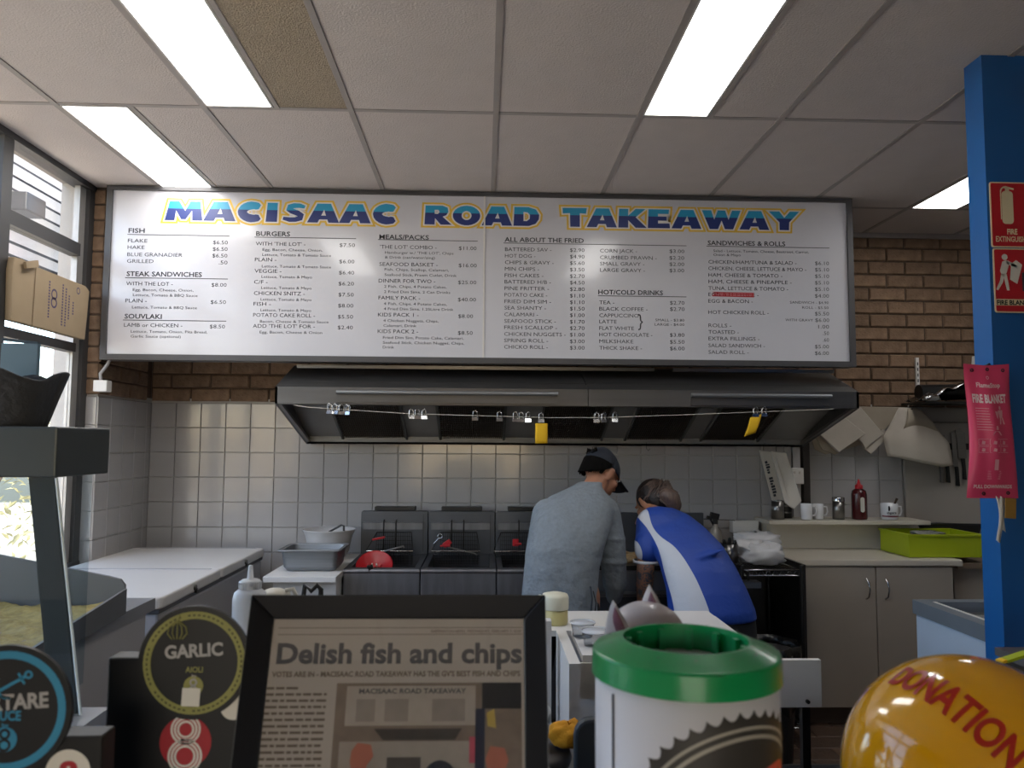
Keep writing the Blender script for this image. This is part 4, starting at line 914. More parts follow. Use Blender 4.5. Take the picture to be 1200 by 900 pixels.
o = thing('wall_bracket_strip', (2.765, 4.92, 1.9), 'thin white slotted shelf upright screwed to the brick wall', 'bracket'); part('upright', MB().box(2.755, 2.775, 4.90, 4.917, 1.84, 2.09), M_white, o)
for k in range(6): part('slot', MB().box(2.762, 2.768, 4.898, 4.9, 1.86+.036*k, 1.88+.036*k), M_dsteel, o)
o = thing('foil_tray', (2.85, 4.75, 1.8), 'crumpled silver foil roll and dark tray on a high wall shelf', 'foil')
M_foil = mat('crumpled_foil', '#b9b9bb', .18, 1, bump=1, bscale=22)
random.seed(5)
b = MB().sheet(20, 10, lambda u, v: (2.66+.42*u, 4.66+.22*v+.01*math.sin(u*17), 1.805+.10*math.sin(min(1, u*1.3)*1.5)*(1-.35*v)+.012*math.sin(u*23+v*9)+.008*math.sin(v*19))); part('foil', b, M_foil, o, solid=.003)
part('shelf', MB().box(2.66, 3.3, 4.64, 4.915, 1.785, 1.797), M_dsteel, o); part('foil_lip', crumple((2.70, 4.65, 1.815), (.055, .03, .018), 12, 18, 8), M_foil, o)
part('dark_roll', MB().tube([(2.72, 4.82, 1.86), (3.3, 4.82, 1.875)], .05, 14), M_blackp, o)
o = thing('white_carton', (3.03, 4.62, 1.88), 'corner of a white box on the high shelf behind the blue post', 'box'); part('box', MB().cbox((3.15, 4.72, 2.02), (.2, .16, .12), (0, .1, 0)), M_white, o, bevel=.003); part('lid_flap', MB().cbox((3.09, 4.63, 2.085), (.12, .02, .004), (.3, .1, 0)), M_white, o); part('box_below', MB().box(3.05, 3.25, 4.65, 4.8, 1.93, 1.955), M_white, o)
# lime crate with contents
M_lime = mat('lime_plastic', '#a9b81c', .4)
o = thing('lime_crate', (2.62, 4.55, .9), 'lime green plastic crate on the right end of the worktop', 'crate')
b = MB(); X0_, X1_, Y0_, Y1_ = 2.40, 2.83, 4.40, 4.72
for i, (z, zz, d) in enumerate(((.902, .912, 0),)): b.box(X0_, X1_, Y0_, Y1_, z, zz)
part('base', b, M_lime, o)
for nm, bb in (('side', (X0_, X1_, Y0_, Y0_+.006)), ('side', (X0_, X1_, Y1_-.006, Y1_)), ('side', (X0_, X0_+.006, Y0_+.006, Y1_-.006)), ('side', (X1_-.006, X1_, Y0_+.006, Y1_-.006))): part(nm, MB().box(bb[0], bb[1], bb[2], bb[3], .912, 1.02), M_lime, o)
part('rim', MB().box(X0_-.008, X1_+.008, Y0_-.008, Y0_+.008, 1.02, 1.03).box(X0_-.008, X1_+.008, Y1_-.008, Y1_+.008, 1.02, 1.03).box(X0_-.008, X0_+.008, Y0_+.008, Y1_-.008, 1.02, 1.03).box(X1_-.008, X1_+.008, Y0_+.008, Y1_-.008, 1.02, 1.03), M_lime, o)
o = thing('packet', (2.6, 4.56, .913), 'tan packet lying inside the lime crate', 'packet'); part('bag', crumple((2.61, 4.56, .965), (.11, .10, .05), 21), mat('tan_packet', '#9c6b3f', .5), o); part('film', crumple((2.60, 4.56, 1.02), (.09, .08, .012), 22), mat('clear_film', '#8c8c86', .15), o)
o = thing('black_tray', (2.75, 4.82, .9), 'black rimmed tray standing behind the lime crate', 'tray'); part('tray', MB().lathe([(.001, .901), (.15, .901), (.19, 1.02), (.2, 1.045), (.195, 1.05), (.18, 1.02), (.145, .91), (.001, .91)], (2.86, 4.765, 0), 30, sx=1, sy=.16), M_blackp, o)
part('rim', MB().tube([(2.66, 4.765, 1.045), (2.76, 4.74, 1.055), (2.9, 4.74, 1.05), (3.05, 4.765, 1.045)], .009, 8), M_blackp, o)
# ================================================================ CHEST FRIDGE right
o = thing('display_freezer', (2.3, 3.2, 0), 'pale blue-white chest freezer with grey rim and sliding glass top beside the blue post', 'freezer')
fx0, fx1, fy0, fy1 = 1.885, 2.6, 2.2, 3.42
part('body', MB().box(fx0, fx1, fy0, fy1, .04, .80), mat('pale_blue_enamel', '#b6c6d8', .35, noise=.04), o, bevel=.008)
part('base', MB().box(fx0+.02, fx1-.02, fy0+.02, fy1-.02, 0, .04), M_blackp, o)
M_rim = mat('grey_freezer_rim', '#6f7780', .4)
part('rim', MB().box(fx0-.008, fx0+.05, fy0-.008, fy1+.008, .801, .86).box(fx1-.05, fx1+.008, fy0-.008, fy1+.008, .801, .86).box(fx0+.05, fx1-.05, fy1-.05, fy1+.008, .801, .86).box(fx0+.05, fx1-.05, fy0-.008, fy0+.05, .801, .86), M_rim, o)
part('glass_lid', MB().box(fx0+.05, fx1-.05, fy0+.05, (fy0+fy1)/2+.05, .842, .848), M_glass, o); part('glass_lid', MB().box(fx0+.05, fx1-.05, (fy0+fy1)/2, fy1-.05, .832, .838), M_glass, o)
part('liner', MB().box(fx0+.05, fx1-.05, fy0+.05, fy1-.05, .801, .806), M_freezg, o); part('slide_rail', MB().box(fx0+.05, fx0+.062, fy0+.05, fy1-.05, .849, .862).box(fx1-.062, fx1-.05, fy0+.05, fy1-.05, .849, .862).box(fx0+.05, fx1-.05, (fy0+fy1)/2+.03, (fy0+fy1)/2+.045, .849, .855), M_freez, o)
# ================================================================ BLUE POST + SIGNS
M_blue = mat('glossy_blue_paint', '#1c5c9e', .35, noise=.06, coat=.2)
o = struct('wall_blue_return', MB().box(1.736, 2.45, 2.605, 2.705, 0, CE), M_blue)
struct('trim_5', MB().box(1.733, 1.7359, 2.605, 2.705, 0, CE), M_blue)
M_srd = mat('sign_red', '#c0202c', .45); M_scr = mat('sign_cream', '#e2d3ae', .5)
YS = 2.603
def signboard(name, z0, z1, x0, x1, label):
    t = thing(name, ((x0+x1)/2, YS, z0), label, 'sign')
    part('plate', MB().prism(rrect(x0, x1, z0, z1, .008), lambda u, v, w: (u, YS-w, v), .002), M_scr, t)
    part('red_field', MB().prism(rrect(x0+.0045, x1-.0045, z0+.0045, z1-.0045, .006), lambda u, v, w: (u, YS-.0021-w, v), .0005), M_srd, t)
    return t
y3 = yplane(YS-.0032)
s1 = signboard('fire_extinguisher_sign', 2.212, 2.442, 1.741, 1.893, 'red FIRE EXTINGUISHER sign on the blue wall end')
b = MB(); fill(b, rrect(1.782, 1.822, 2.294, 2.41, .012), y3); fill(b, [(1.794, 2.408), (1.810, 2.408), (1.808, 2.422), (1.796, 2.422)], y3); fill(b, [(1.790, 2.420), (1.826, 2.414), (1.826, 2.42), (1.796, 2.428)], y3)
ring(b, 1.796, 2.408, .014, .019, y3, 12, math.pi/2, math.pi); fill(b, [(1.777, 2.31), (1.781, 2.31), (1.781, 2.408), (1.777, 2.408)], y3); part('extinguisher_symbol', b, M_scr, s1)
b = MB(); put_text(b, 'FIRE', 1.797, 1.833, 2.258, .019, y3, .03); put_text(b, 'EXTINGUISHER', 1.756, 1.884, 2.232, .019, y3, .02); part('lettering', b, M_scr, s1)
s2 = signboard('fire_blanket_sign', 1.985, 2.209, 1.744, 1.896, 'red FIRE BLANKET sign below the extinguisher sign')
b = MB(); fill(b, [(1.7485, 2.010), (1.8915, 2.010), (1.8915, 2.032), (1.7485, 2.032)], yplane(YS-.0029)); part('text_band', b, M_scr, s2)
b = MB(); put_text(b, 'FIRE BLANKET', 1.751, 1.884, 2.0125, .016, y3, .035); part('lettering', b, M_black, s2)
M_swh = mat('sign_white', '#dcd7cd', .5)
b = MB(); fill(b, circ(1.784, 2.178, .0105, 16), y3)
for P in ([(1.766, 2.13), (1.775, 2.162), (1.79, 2.168), (1.80, 2.155), (1.788, 2.12), (1.772, 2.112)], [(1.788, 2.165), (1.795, 2.166), (1.826, 2.15), (1.824, 2.143), (1.793, 2.152)], [(1.770, 2.12), (1.782, 2.118), (1.775, 2.09), (1.757, 2.062), (1.750, 2.065), (1.764, 2.094)], [(1.776, 2.12), (1.789, 2.118), (1.794, 2.09), (1.797, 2.062), (1.788, 2.062), (1.782, 2.088)], [(1.806, 2.155), (1.824, 2.168), (1.845, 2.152), (1.84, 2.135), (1.825, 2.085), (1.80, 2.1)]): fill(b, P, y3)
part('figure_symbol', b, M_swh, s2); b = MB(); fill(b, rrect(1.842, 1.875, 2.06, 2.125, .003), yplane(YS-.0034)); part('bin_symbol', b, M_ink, s2)
# fire blanket pouch
M_pink = mat('pink_red_pouch', '#e0476f', .38, noise=.05, bump=.25, bscale=7); M_pinkd = mat('pink_pouch_print', '#f0a9b4', .5)
o = thing('fire_blanket_pouch', (1.69, 2.55, 1.36), 'pink-red soft fire blanket pouch hanging on the edge of the blue post', 'fire blanket')
def pch(u, v, back=0):
    w = .082+.006*math.cos(v*3)+(.012*(v-.8) if v > .8 else 0); x = 1.694+(u-.5)*2*w*(1-.09*math.sin(math.pi*min(1, v*1.15))*1)+.004*math.sin(v*5)
    bulge = .028*math.sin(math.pi*u)**.6*math.sin(math.pi*min(1, v*1.02)*.96+.1)+.003*math.sin(u*14+v*2)*math.sin(math.pi*v)
    z = 1.357+.443*v+(.006*abs(u-.5)*2*v if v > .5 else 0)
    return (x, 2.578+(bulge*.5 if back else -bulge), z)
part('front', MB().sheet(20, 24, lambda u, v: pch(u, v)), M_pink, o); part('back', MB().sheet(20, 24, lambda u, v: pch(1-u, v, 1)), M_pink, o)
def pp(u, v, w=0):
    q = pch(u, v); return (q[0], q[1]-.0012, q[2])
def ptxt(b, s, u0, u1, v, h, off=.02): put_text(b, s, u0, u1, v, h, lambda u, w: pp(u, w), off, 2)
b = MB(); ptxt(b, 'FlameStop', .22, .74, .828, .036, .02); ptxt(b, 'FIRE BLANKET', .10, .84, .712, .062, .04); ptxt(b, 'PULL DOWNWARDS', .10, .86, .075, .026, .03)
ring(b, .48, .905, .022, .03, lambda u, v: pp(u, .905+(v-.905)*.4), 12); part('lettering', b, mat('pouch_white_print', '#f6dfe0', .5), o)
b = MB(); random.seed(4)
for r in range(9): fill(b, [(.13, .665-.02*r), (.13+random.uniform(.24, .34), .665-.02*r), (.4, .670-.02*r), (.13, .670-.02*r)], pp)
for r in range(5): fill(b, [(.34, .20-.014*r), (.34+random.uniform(.24, .34), .20-.014*r), (.6, .204-.014*r), (.34, .204-.014*r)], pp)
fill(b, circ(.66, .672, .03, 12, .8), lambda u, v: pp(u, .672+(v-.672)*.5)); 
for P in ([(.60, .655), (.72, .655), (.70, .60), (.62, .60)], [(.63, .60), (.67, .60), (.65, .55), (.61, .55)], [(.68, .60), (.71, .60), (.75, .55), (.71, .55)], [(.52, .65), (.60, .645), (.58, .59), (.55, .60)], [(.42, .47), (.64, .47), (.58, .50), (.46, .50)], [(.5, .51), (.56, .51), (.55, .54), (.51, .54)], [(.46, .21), (.54, .21), (.54, .29), (.46, .29)]): fill(b, P, pp)
for k in range(3):
    for q in range(2):
        u0 = .14+.22*k; v0 = .34+.055*q
        for P in ([(u0, v0), (u0+.2, v0), (u0+.2, v0+.003), (u0, v0+.003)], [(u0, v0+.045), (u0+.2, v0+.045), (u0+.2, v0+.048), (u0, v0+.048)], [(u0, v0), (u0+.008, v0), (u0+.008, v0+.048), (u0, v0+.048)], [(u0+.06, v0+.01), (u0+.13, v0+.008), (u0+.14, v0+.03), (u0+.08, v0+.035)]): fill(b, P, pp)
part('small_print', b, M_pinkd, o)['kind'] = 'stuff'
for u, v in ((.16, .955), (.5, .97), (.84, .955), (.3, .035), (.78, .04)):
    p = pch(u, v); part('eyelet', MB().lathe([(.003, 0), (.006, 0), (.006, .002), (.003, .002)], (p[0], p[1]-.002, p[2]), 12, Euler((math.pi/2, 0, 0)).to_matrix().to_4x4()), M_dsteel, o)
for dx, w in ((.0, .012), (.014, .012)):
    part('pull_strap', MB().sheet(2, 10, lambda u, v: (1.70+dx+w*u+.006*math.sin(v*4+dx*200)-.0*v, 2.57-.006*math.sin(v*3), 1.365-(.145 if dx < .01 else .11)*v-.01*u)), M_paper, o, solid=.002)
part('brown_tag', MB().cbox((1.742, 2.56, 1.325), (.036, .004, .066), (0, .06, 0)), mat('brown_tag', '#a37a35', .6, noise=.2), o)
part('hanging_cord', MB().tube([(1.70, 2.60, 1.80), (1.70, 2.575, 1.805)], .004, 6), M_dsteel, o)
# ================================================================ WHITE PREP TABLE
o = thing('prep_table', (.6, 2.9, 0), 'white laminate prep table in the middle, behind the tin with the green lid', 'table')
part('top', MB().box(.315, .895, 2.50, 3.15, .85, .87), M_white, o)
part('side_panel', MB().box(.262, .296, 2.40, 2.82, 0, .872), M_white, o); part('top_wing', MB().box(.225, .3149, 2.825, 3.15, .85, .87), M_white, o); part('side_panel', MB().box(.9, .925, 2.5, 3.15, .0, .85), M_white, o)
part('rear_panel', MB().box(.296, .9, 3.1, 3.12, .1, .849), M_white, o)
part('front_rail', MB().box(.296, .86, 2.49, 2.4995, .74, .849), M_white, o)
part('bottom_shelf', MB().box(.297, .899, 2.52, 3.09, .1, .118), M_white, o)
d = part('drop_flap', MB().box(.86, 1.035, 2.42, 2.44, .735, .875), M_white, o); part('knob', MB().tube([(.99, 2.42, .753), (.99, 2.41, .753)], .006, 10), M_dsteel, d); part('flap_arm', MB().box(.861, .90, 2.44, 2.4995, .74, .75), M_white, o)
for x in (.995,): part('support_leg', MB().box(x-.012, x+.012, 2.441, 2.465, 0, .80), M_dsteel, o)
o = thing('grey_panel', (.22, 2.75, 0), 'pale grey upright panel left of the prep table', 'panel'); part('panel', MB().box(.17, .235, 2.7, 2.75, 0, .93), M_freez, o); part('foot', MB().box(.16, .245, 2.68, 2.77, 0, .03), M_freezg, o)
o = thing('oil_bottle', (.268, 2.93, .871), 'pale yellow oil bottle with white screw lid on the prep table', 'bottle')
part('bottle', MB().lathe([(.001, .871), (.045, .871), (.047, .88), (.047, .925), (.001, .925)], (.268, 2.93, 0), 28), mat('pale_yellow_oil', '#c9bd82', .3), o)
part('lid', MB().lathe([(.049, .925), (.05, .93), (.05, .968), (.045, .978), (.02, .984), (.001, .985)], (.268, 2.93, 0), 28), mat('ivory_lid', '#dcd9c4', .4), o); part('spout', MB().tube([(.222, 2.92, .965), (.208, 2.91, .972)], .009, 10), mat('ivory_spout', '#dcd9c4', .4), o)
for x, y, r, lb in ((.375, 2.62, .05, 'clear round plastic tub on the front edge of the prep table'), (.345, 2.74, .042, 'second clear plastic tub just behind the first, by the oil bottle')):
    o = thing('plastic_tub', (x, y, .871), lb, 'tub')
    part('tub', MB().lathe([(.001, .871), (r*.8, .871), (r*.95, .915), (r*.93, .915), (r*.78, .874), (.001, .874)], (x, y, 0), 28), glass_mat('clear_plastic', (.92, .93, .95, 1), rough=.15) if 'clear_plastic' not in bpy.data.materials else bpy.data.materials['clear_plastic'], o)
    part('lid', MB().tube([(x+r*math.cos(a/24*6.2832), y+r*math.sin(a/24*6.2832), .918) for a in range(25)], .003, 6).lathe([(.001, .916), (r*.9, .916), (r*.9, .918), (.001, .918)], (x, y, 0), 24), mat('frosted_lid', '#c9ccd1', .2, noise=.02) if 'frosted_lid' not in bpy.data.materials else bpy.data.materials['frosted_lid'], o)
# ================================================================ PEOPLE
def rings(mb, R, n=28, e=.9):
    """closed loft through (cx,cy,z,a,b) rings"""
    sq = lambda t: math.copysign(abs(t)**e, t)
    vs = []
    for cx, cy, z, a, b in R: vs += [(cx+a*sq(math.cos(2*math.pi*k/n)), cy+b*sq(math.sin(2*math.pi*k/n)), z) for k in range(n)]
    fs = [(i*n+k, i*n+(k+1) % n, (i+1)*n+(k+1) % n, (i+1)*n+k) for i in range(len(R)-1) for k in range(n)]
    fs += [tuple(reversed(range(n))), tuple(range((len(R)-1)*n, len(R)*n))]
    mb.add(vs, fs, True)
def frame(f, u):
    f = Vector(f).normalized(); r = f.cross(Vector(u)).normalized(); u = r.cross(f).normalized()
    return Matrix((r, f, u)).transposed()   # local x=right y=forward z=up
def head(mb, c, F, s=1.0):
    c = Vector(c); W = lambda x, y, z: c+F @ Vector((x*s, y*s, z*s)); q = F.to_euler()
    E_ = lambda p, r: mb.ell(W(*p), tuple(k*s for k in r), q, 18)
    E_((0, -.012, .03), (.075, .092, .085)); E_((0, .03, -.03), (.058, .055, .07)); E_((0, .045, -.085), (.03, .03, .022))
    E_((0, .088, -.012), (.011, .017, .022)); E_((0, .098, -.024), (.014, .012, .009)); E_((0, .078, .022), (.05, .014, .01))
    E_((0, .078, -.055), (.024, .012, .006)); E_((0, .076, -.064), (.021, .012, .006))
    for sx in (-1, 1):
        E_((sx*.077, -.008, -.008), (.008, .02, .032)); E_((sx*.079, -.006, .012), (.01, .018, .014)); E_((sx*.036, .058, -.02), (.024, .022, .022))
def eyes(parent, c, F, s=1.0):
    c = Vector(c)
    for sx in (-1, 1):
        b = MB().ell(c+F @ Vector((sx*.03*s, .071*s, .003*s)), (.0115*s,)*3, (0, 0, 0), 12); part('eye', b, mat('eye_white', '#d8d0c8', .2) if 'eye_white' not in bpy.data.materials else bpy.data.materials['eye_white'], parent)
def hand(mb, w, d, n, side=1, curl=.5, s=1.0):
    """w wrist, d finger direction, n back-of-hand normal"""
    w = Vector(w); d = Vector(d).normalized(); n = Vector(n).normalized(); a = d.cross(n).normalized()*side; n = a.cross(d).normalized()*side
    mb.cap(w, .024*s, w+d*.03*s, .026*s)
    for k, off in enumerate((-.028, -.009, .010, .028)):
        base = w+d*.085*s+a*off*s; mb.cap(w+d*.02*s+a*off*.6*s, .015*s, base, .0115*s)
        L = (.042, .048, .045, .034)[k]*s; dd = d.copy(); p = base
        for j in range(3):
            ang = curl*(.5+.35*j); dn = (dd*math.cos(ang)-n*math.sin(ang)).normalized(); q = p+dn*L*(1, .65, .5)[j]
            mb.cap(p, (.0100, .0092, .0084)[j]*s, q, (.0092, .0084, .0074)[j]*s, 10); p = q; dd = dn; 
    t0 = w+d*.03*s-a*.028*s; t1 = t0+(d*.6-a*.7-n*.2).normalized()*.038*s; t2 = t1+(d*.9-a*.3-n*.4).normalized()*.032*s
    mb.cap(w+d*.015*s-a*.012*s, .017*s, t0, .014*s); mb.cap(t0, .0135*s, t1, .0115*s); mb.cap(t1, .0112*s, t2, .009*s)
M_grey = mat('grey_marl_fabric', '#7f878f', .95, noise=.14, scale=60, bump=1, bscale=9)
M_trou = mat('black_trousers', '#15161a', .9, noise=.2, bump=.2, bscale=6)
M_hair = mat('black_hair', '#0b0908', .9, spec=.1, bump=.8, bscale=60, stretch=(1, 1, .2))
for m_ in (M_grey,):
    [setattr(n.inputs['Distance'], 'default_value', .03) for n in m_.node_tree.nodes if n.type == 'BUMP']
M_cap = mat('navy_cap_cloth', '#1a212e', .8, noise=.15)
M_shoe = mat('black_shoe', '#101010', .5)
# ---- man
pm = thing('person', (.38, 3.68, 0), 'person in grey sweatshirt and dark backward-strapped cap leaning over the griddle, back to the viewer', 'person')
mc = (.597, 3.98, 1.372); MF = frame((.78, .42, -.58), (.18, .25, 1))
b = MB(); head(b, mc, MF, 1.06)
b.cap((.50, 3.84, 1.25), .062, (.575, 3.945, 1.345), .056)
rings(b, [(.35, 3.62, .80, .12, .09), (.35, 3.62, .88, .155, .105), (.36, 3.64, 1.0, .135, .095), (.40, 3.70, 1.12, .15, .105), (.44, 3.77, 1.22, .165, .10), (.48, 3.82, 1.28, .10, .07)])
for sx, fx in ((-1, .245), (1, .475)):
    hx = .36+sx*.09; b.cap((hx, 3.62, .84), .088, (fx, 3.64, .48), .06); b.cap((fx, 3.64, .48), .057, (fx, 3.60, .11), .04); b.cap((fx, 3.59, .06), .038, (fx, 3.76, .04), .03)
for S, E, H in (((.60, 3.84, 1.2), (.632, 3.80, .87), (.66, 4.07, .94)), ((.30, 3.80, 1.19), (.255, 3.90, .96), (.46, 4.12, .95))):
    b.cap(S, .05, E, .04); b.cap(E, .04, H, .028); d = (Vector(H)-Vector(E)).normalized(); hand(b, H, (d.x*.8, d.y, -.15), (0, 0, 1), 1, .55)
baked('body', b, M_skin, pm, .0062, 5)
eyes(pm, mc, MF, 1.06)
b = MB(); rings(b, [(.35, 3.615, .735, .172, .125), (.35, 3.615, .78, .178, .135), (.352, 3.62, .86, .172, .132), (.362, 3.635, .96, .172, .132), (.385, 3.665, 1.06, .180, .138), (.413, 3.71, 1.15, .187, .14), (.44, 3.76, 1.22, .182, .13), (.466, 3.80, 1.275, .145, .105), (.49, 3.825, 1.305, .095, .08), (.51, 3.85, 1.325, .068, .066), (.53, 3.87, 1.342, .06, .06)])
b.cap((.585, 3.80, 1.20), .078, (.618, 3.78, 1.05), .066); b.cap((.618, 3.78, 1.05), .066, (.632, 3.79, .87), .06); b.cap((.632, 3.79, .87), .06, (.655, 4.02, .93), .045)
b.cap((.632, 3.79, .87), .056, (.63, 3.80, .80), .04)
b.cap((.31, 3.78, 1.19), .078, (.265, 3.88, .97), .062); b.cap((.265, 3.88, .97), .06, (.43, 4.07, .95), .045)
for k, (z, x, r) in enumerate(((1.02, .60, .07), (.97, .612, .07), (1.08, .60, .073))): b.ell((x+.012, 3.78, z), (r, r, .016))   # sleeve folds
sw = baked('sweatshirt', b, M_grey, pm, .008, 9)
part('side_seam', MB().tube([(.478, 3.512, .90), (.484, 3.505, .85), (.478, 3.5, .79), (.482, 3.50, .745)], .004, 6), mat('seam_dark', '#3f464e', .9), pm)
part('drawcord', MB().tube([(.49, 3.515, .88), (.50, 3.50, .83), (.494, 3.50, .78), (.50, 3.50, .745)], .0025, 6), M_trou, pm)
b = MB(); rings(b, [(.35, 3.62, .70, .165, .118), (.35, 3.62, .80, .16, .115), (.35, 3.62, .90, .15, .11)])
for sx, fx in ((-1, .245), (1, .475)):
    hx = .355+sx*.085; b.cap((hx, 3.62, .80), .098, (fx, 3.64, .48), .075); b.cap((fx, 3.64, .48), .073, (fx, 3.60, .12), .06)
baked('trousers', b, M_trou, pm, .012, 6)
for fx in (.245, .475): part('shoe', MB().cap((fx, 3.58, .045), .046, (fx, 3.76, .035), .036).box(fx-.042, fx+.042, 3.54, 3.79, 0, .02), M_shoe, pm)
def onhead(c, F, s=1.0): c = Vector(c); return lambda x, y, z: c+F @ Vector((x*s, y*s, z*s))
W = onhead(mc, MF, 1.06)
b = MB().sheet(24, 10, lambda u, v: W(.083*math.cos(6.2832*u)*math.cos(v*1.5), -.012+.10*math.sin(6.2832*u)*math.cos(v*1.5), .02-.012*math.sin(6.2832*u)+.098*math.sin(v*1.5)))
capo = part('cap', b, M_cap, pm, solid=.004)
def brim(u, v):
    a = math.pi*(.12+.76*u); return W(.08*math.cos(a)*(1-.1*v), .04+.055*math.sin(a)+.075*v*math.sin(a)**.5, .022-.012*v-.02*abs(math.cos(a))*1.2)
part('brim', MB().sheet(14, 6, brim), M_cap, capo, solid=.004)
part('button', MB().ell(W(0, -.012, .120), (.007, .007, .004), MF.to_euler()), M_cap, capo)
b = MB()
for k in range(220):
    random.seed(k); a = random.uniform(-2.9, -.25); v = random.uniform(0, 1)
    p = W(.079*math.cos(a), -.012+.092*math.sin(a), .03-.03*v); q = W(.072*math.cos(a), -.016+.09*math.sin(a), -.0-.055*v*abs(math.sin(a))**.5); b.tube([p, (p+q)/2+F_ if False else (p+q)/2, q], [.004, .0045, .002], 5, cap=False)
hs = MB(); hs.sheet(20, 6, lambda u, v: W(.082*math.cos(-3.05+2.95*u), -.014+.097*math.sin(-3.05+2.95*u), .035-.085*v*abs(math.sin(-3.05+2.95*u))**.6))
hr = part('hair', hs, M_hair, pm, solid=.01); part('hair_strands', b, M_hair, hr)['kind'] = 'stuff'
b = MB()
for k in range(60):
    random.seed(k+50); x = random.uniform(-.03, .03); b.tube([W(x, -.09, .05+random.uniform(0, .03)), W(x*1.1, -.102, .06+random.uniform(-.01, .02)), W(x*1.2, -.108-random.uniform(0, .008), .065+random.uniform(-.02, .02))], [.004, .003, .001], 4, cap=False)
part('hair_tuft', b, M_hair, hr)['kind'] = 'stuff'
# ---- woman
pw = thing('person', (1.03, 3.55, 0), 'person in blue and white polo shirt with grey-streaked tied hair, bent over beside the griddle', 'person')
wc = (.868, 4.05, 1.222); WF = frame((-.50, .62, -.60), (-.1, .5, 1))
b = MB(); head(b, wc, WF, .98); b.cap((.86, 3.93, 1.14), .055, (.865, 4.0, 1.2), .05)
rings(b, [(1.03, 3.55, .70, .14, .11), (1.03, 3.55, .82, .155, .12), (1.0, 3.62, .95, .12, .10), (.93, 3.74, 1.06, .125, .10), (.88, 3.85, 1.14, .14, .09), (.86, 3.92, 1.19, .08, .07)])
for fx in (.93, 1.13):
    b.cap((fx, 3.54, .74), .088, (fx, 3.60, .44), .06); b.cap((fx, 3.60, .44), .057, (fx, 3.50, .11), .04); b.cap((fx, 3.49, .06), .036, (fx, 3.65, .04), .03)
for S, E, H in (((.80, 3.80, 1.13), (.768, 3.73, .955), (.772, 3.82, .76)), ((.98, 3.92, 1.14), (1.02, 4.05, .97), (.96, 4.2, .95))):
    b.cap(S, .05, E, .042); d = (Vector(H)-Vector(E)).normalized(); b.cap(E, .043, E_ if False else tuple(Vector(E)+d*.1), .042); b.cap(tuple(Vector(E)+d*.1), .042, H, .028); hand(b, H, d, (0, -.3, 1), 1, .5, .92)
# lower arm hanging straight: the tattooed forearm that shows below the sleeve
wbody = baked('body', b, M_skin, pw, .0062, 5); eyes(pw, wc, WF, .98)
# tattoo: printed pattern on the forearm skin
mt = mat('tattooed_skin', '#a8765c', .55, noise=.1); nt = mt.node_tree; bs = nt.nodes['Principled BSDF']; old = bs.inputs['Base Color'].links[0].from_socket
vo = nt.nodes.new('ShaderNodeTexNoise'); vo.inputs['Scale'].default_value = 28; vo.inputs['Distortion'].default_value = 2.5; cr2 = nt.nodes.new('ShaderNodeValToRGB')
cr2.color_ramp.elements[0].position = .46; cr2.color_ramp.elements[1].position = .5; cr2.color_ramp.elements[0].color = (1, 1, 1, 1); cr2.color_ramp.elements[1].color = (0, 0, 0, 1)
e = cr2.color_ramp.elements.new(.56); e.color = (.6, .6, .6, 1); e = cr2.color_ramp.elements.new(.6); e.color = (0, 0, 0, 1)
tc2 = nt.nodes.new('ShaderNodeTexCoord'); nt.links.new(tc2.outputs['Object'], vo.inputs[0]); nt.links.new(vo.outputs[0], cr2.inputs[0]); mxx = nt.nodes.new('ShaderNodeMix'); mxx.data_type = 'RGBA'
nt.links.new(cr2.outputs[0], mxx.inputs[0]); nt.links.new(old, mxx.inputs[6]); mxx.inputs[7].default_value = lin('#4b4f58'); nt.links.new(mxx.outputs[2], bs.inputs['Base Color'])
wbody.data.materials.append(mt)
for p in wbody.data.polygons:
    c = p.center; 
    if c.x < -.16 and c.z < 1.06 and c.z > .80 and abs(c.x+.26) < .12: p.material_index = 1
# polo
M_polo = mat('royal_blue_polyester', '#18409a', .6, noise=.06, bump=1, bscale=10)
nt = M_polo.node_tree; N = nt.nodes; bs = N['Principled BSDF']; old = bs.inputs['Base Color'].links[0].from_socket
tcw = N.new('ShaderNodeTexCoord'); sxyz = N.new('ShaderNodeSeparateXYZ'); nt.links.new(tcw.outputs['Object'], sxyz.inputs[0])
def fcurve(pts, zlo, zhi, xlo, xhi):
    """x as a smooth function of height z (object space)"""
    m1 = N.new('ShaderNodeMapRange'); m1.inputs[1].default_value = zlo; m1.inputs[2].default_value = zhi; nt.links.new(sxyz.outputs[2], m1.inputs[0])
    fc = N.new('ShaderNodeFloatCurve'); cv = fc.mapping.curves[0]
    pts = sorted(pts); P = [((z-zlo)/(zhi-zlo), (x-xlo)/(xhi-xlo)) for z, x in pts]
    cv.points[0].location = P[0]; cv.points[1].location = P[-1]
    for q in P[1:-1]: cv.points.new(*q)
    fc.mapping.update(); nt.links.new(m1.outputs[0], fc.inputs['Value'])
    m2 = N.new('ShaderNodeMapRange'); m2.inputs[3].default_value = xlo; m2.inputs[4].default_value = xhi; nt.links.new(fc.outputs[0], m2.inputs[0]); return m2.outputs[0]
def math2(op, a, c):
    m = N.new('ShaderNodeMath'); m.operation = op
    for i, v in enumerate((a, c)):
        if isinstance(v, (int, float)): m.inputs[i].default_value = v
        else: nt.links.new(v, m.inputs[i])
    return m.outputs[0]
ox = 1.03
xl = fcurve([(.72, .845-ox), (.83, .842-ox), (.947, .822-ox), (1.063, .80-ox), (1.13, .775-ox), (1.18, .745-ox), (1.26, .74-ox)], .72, 1.26, -.4, .1)
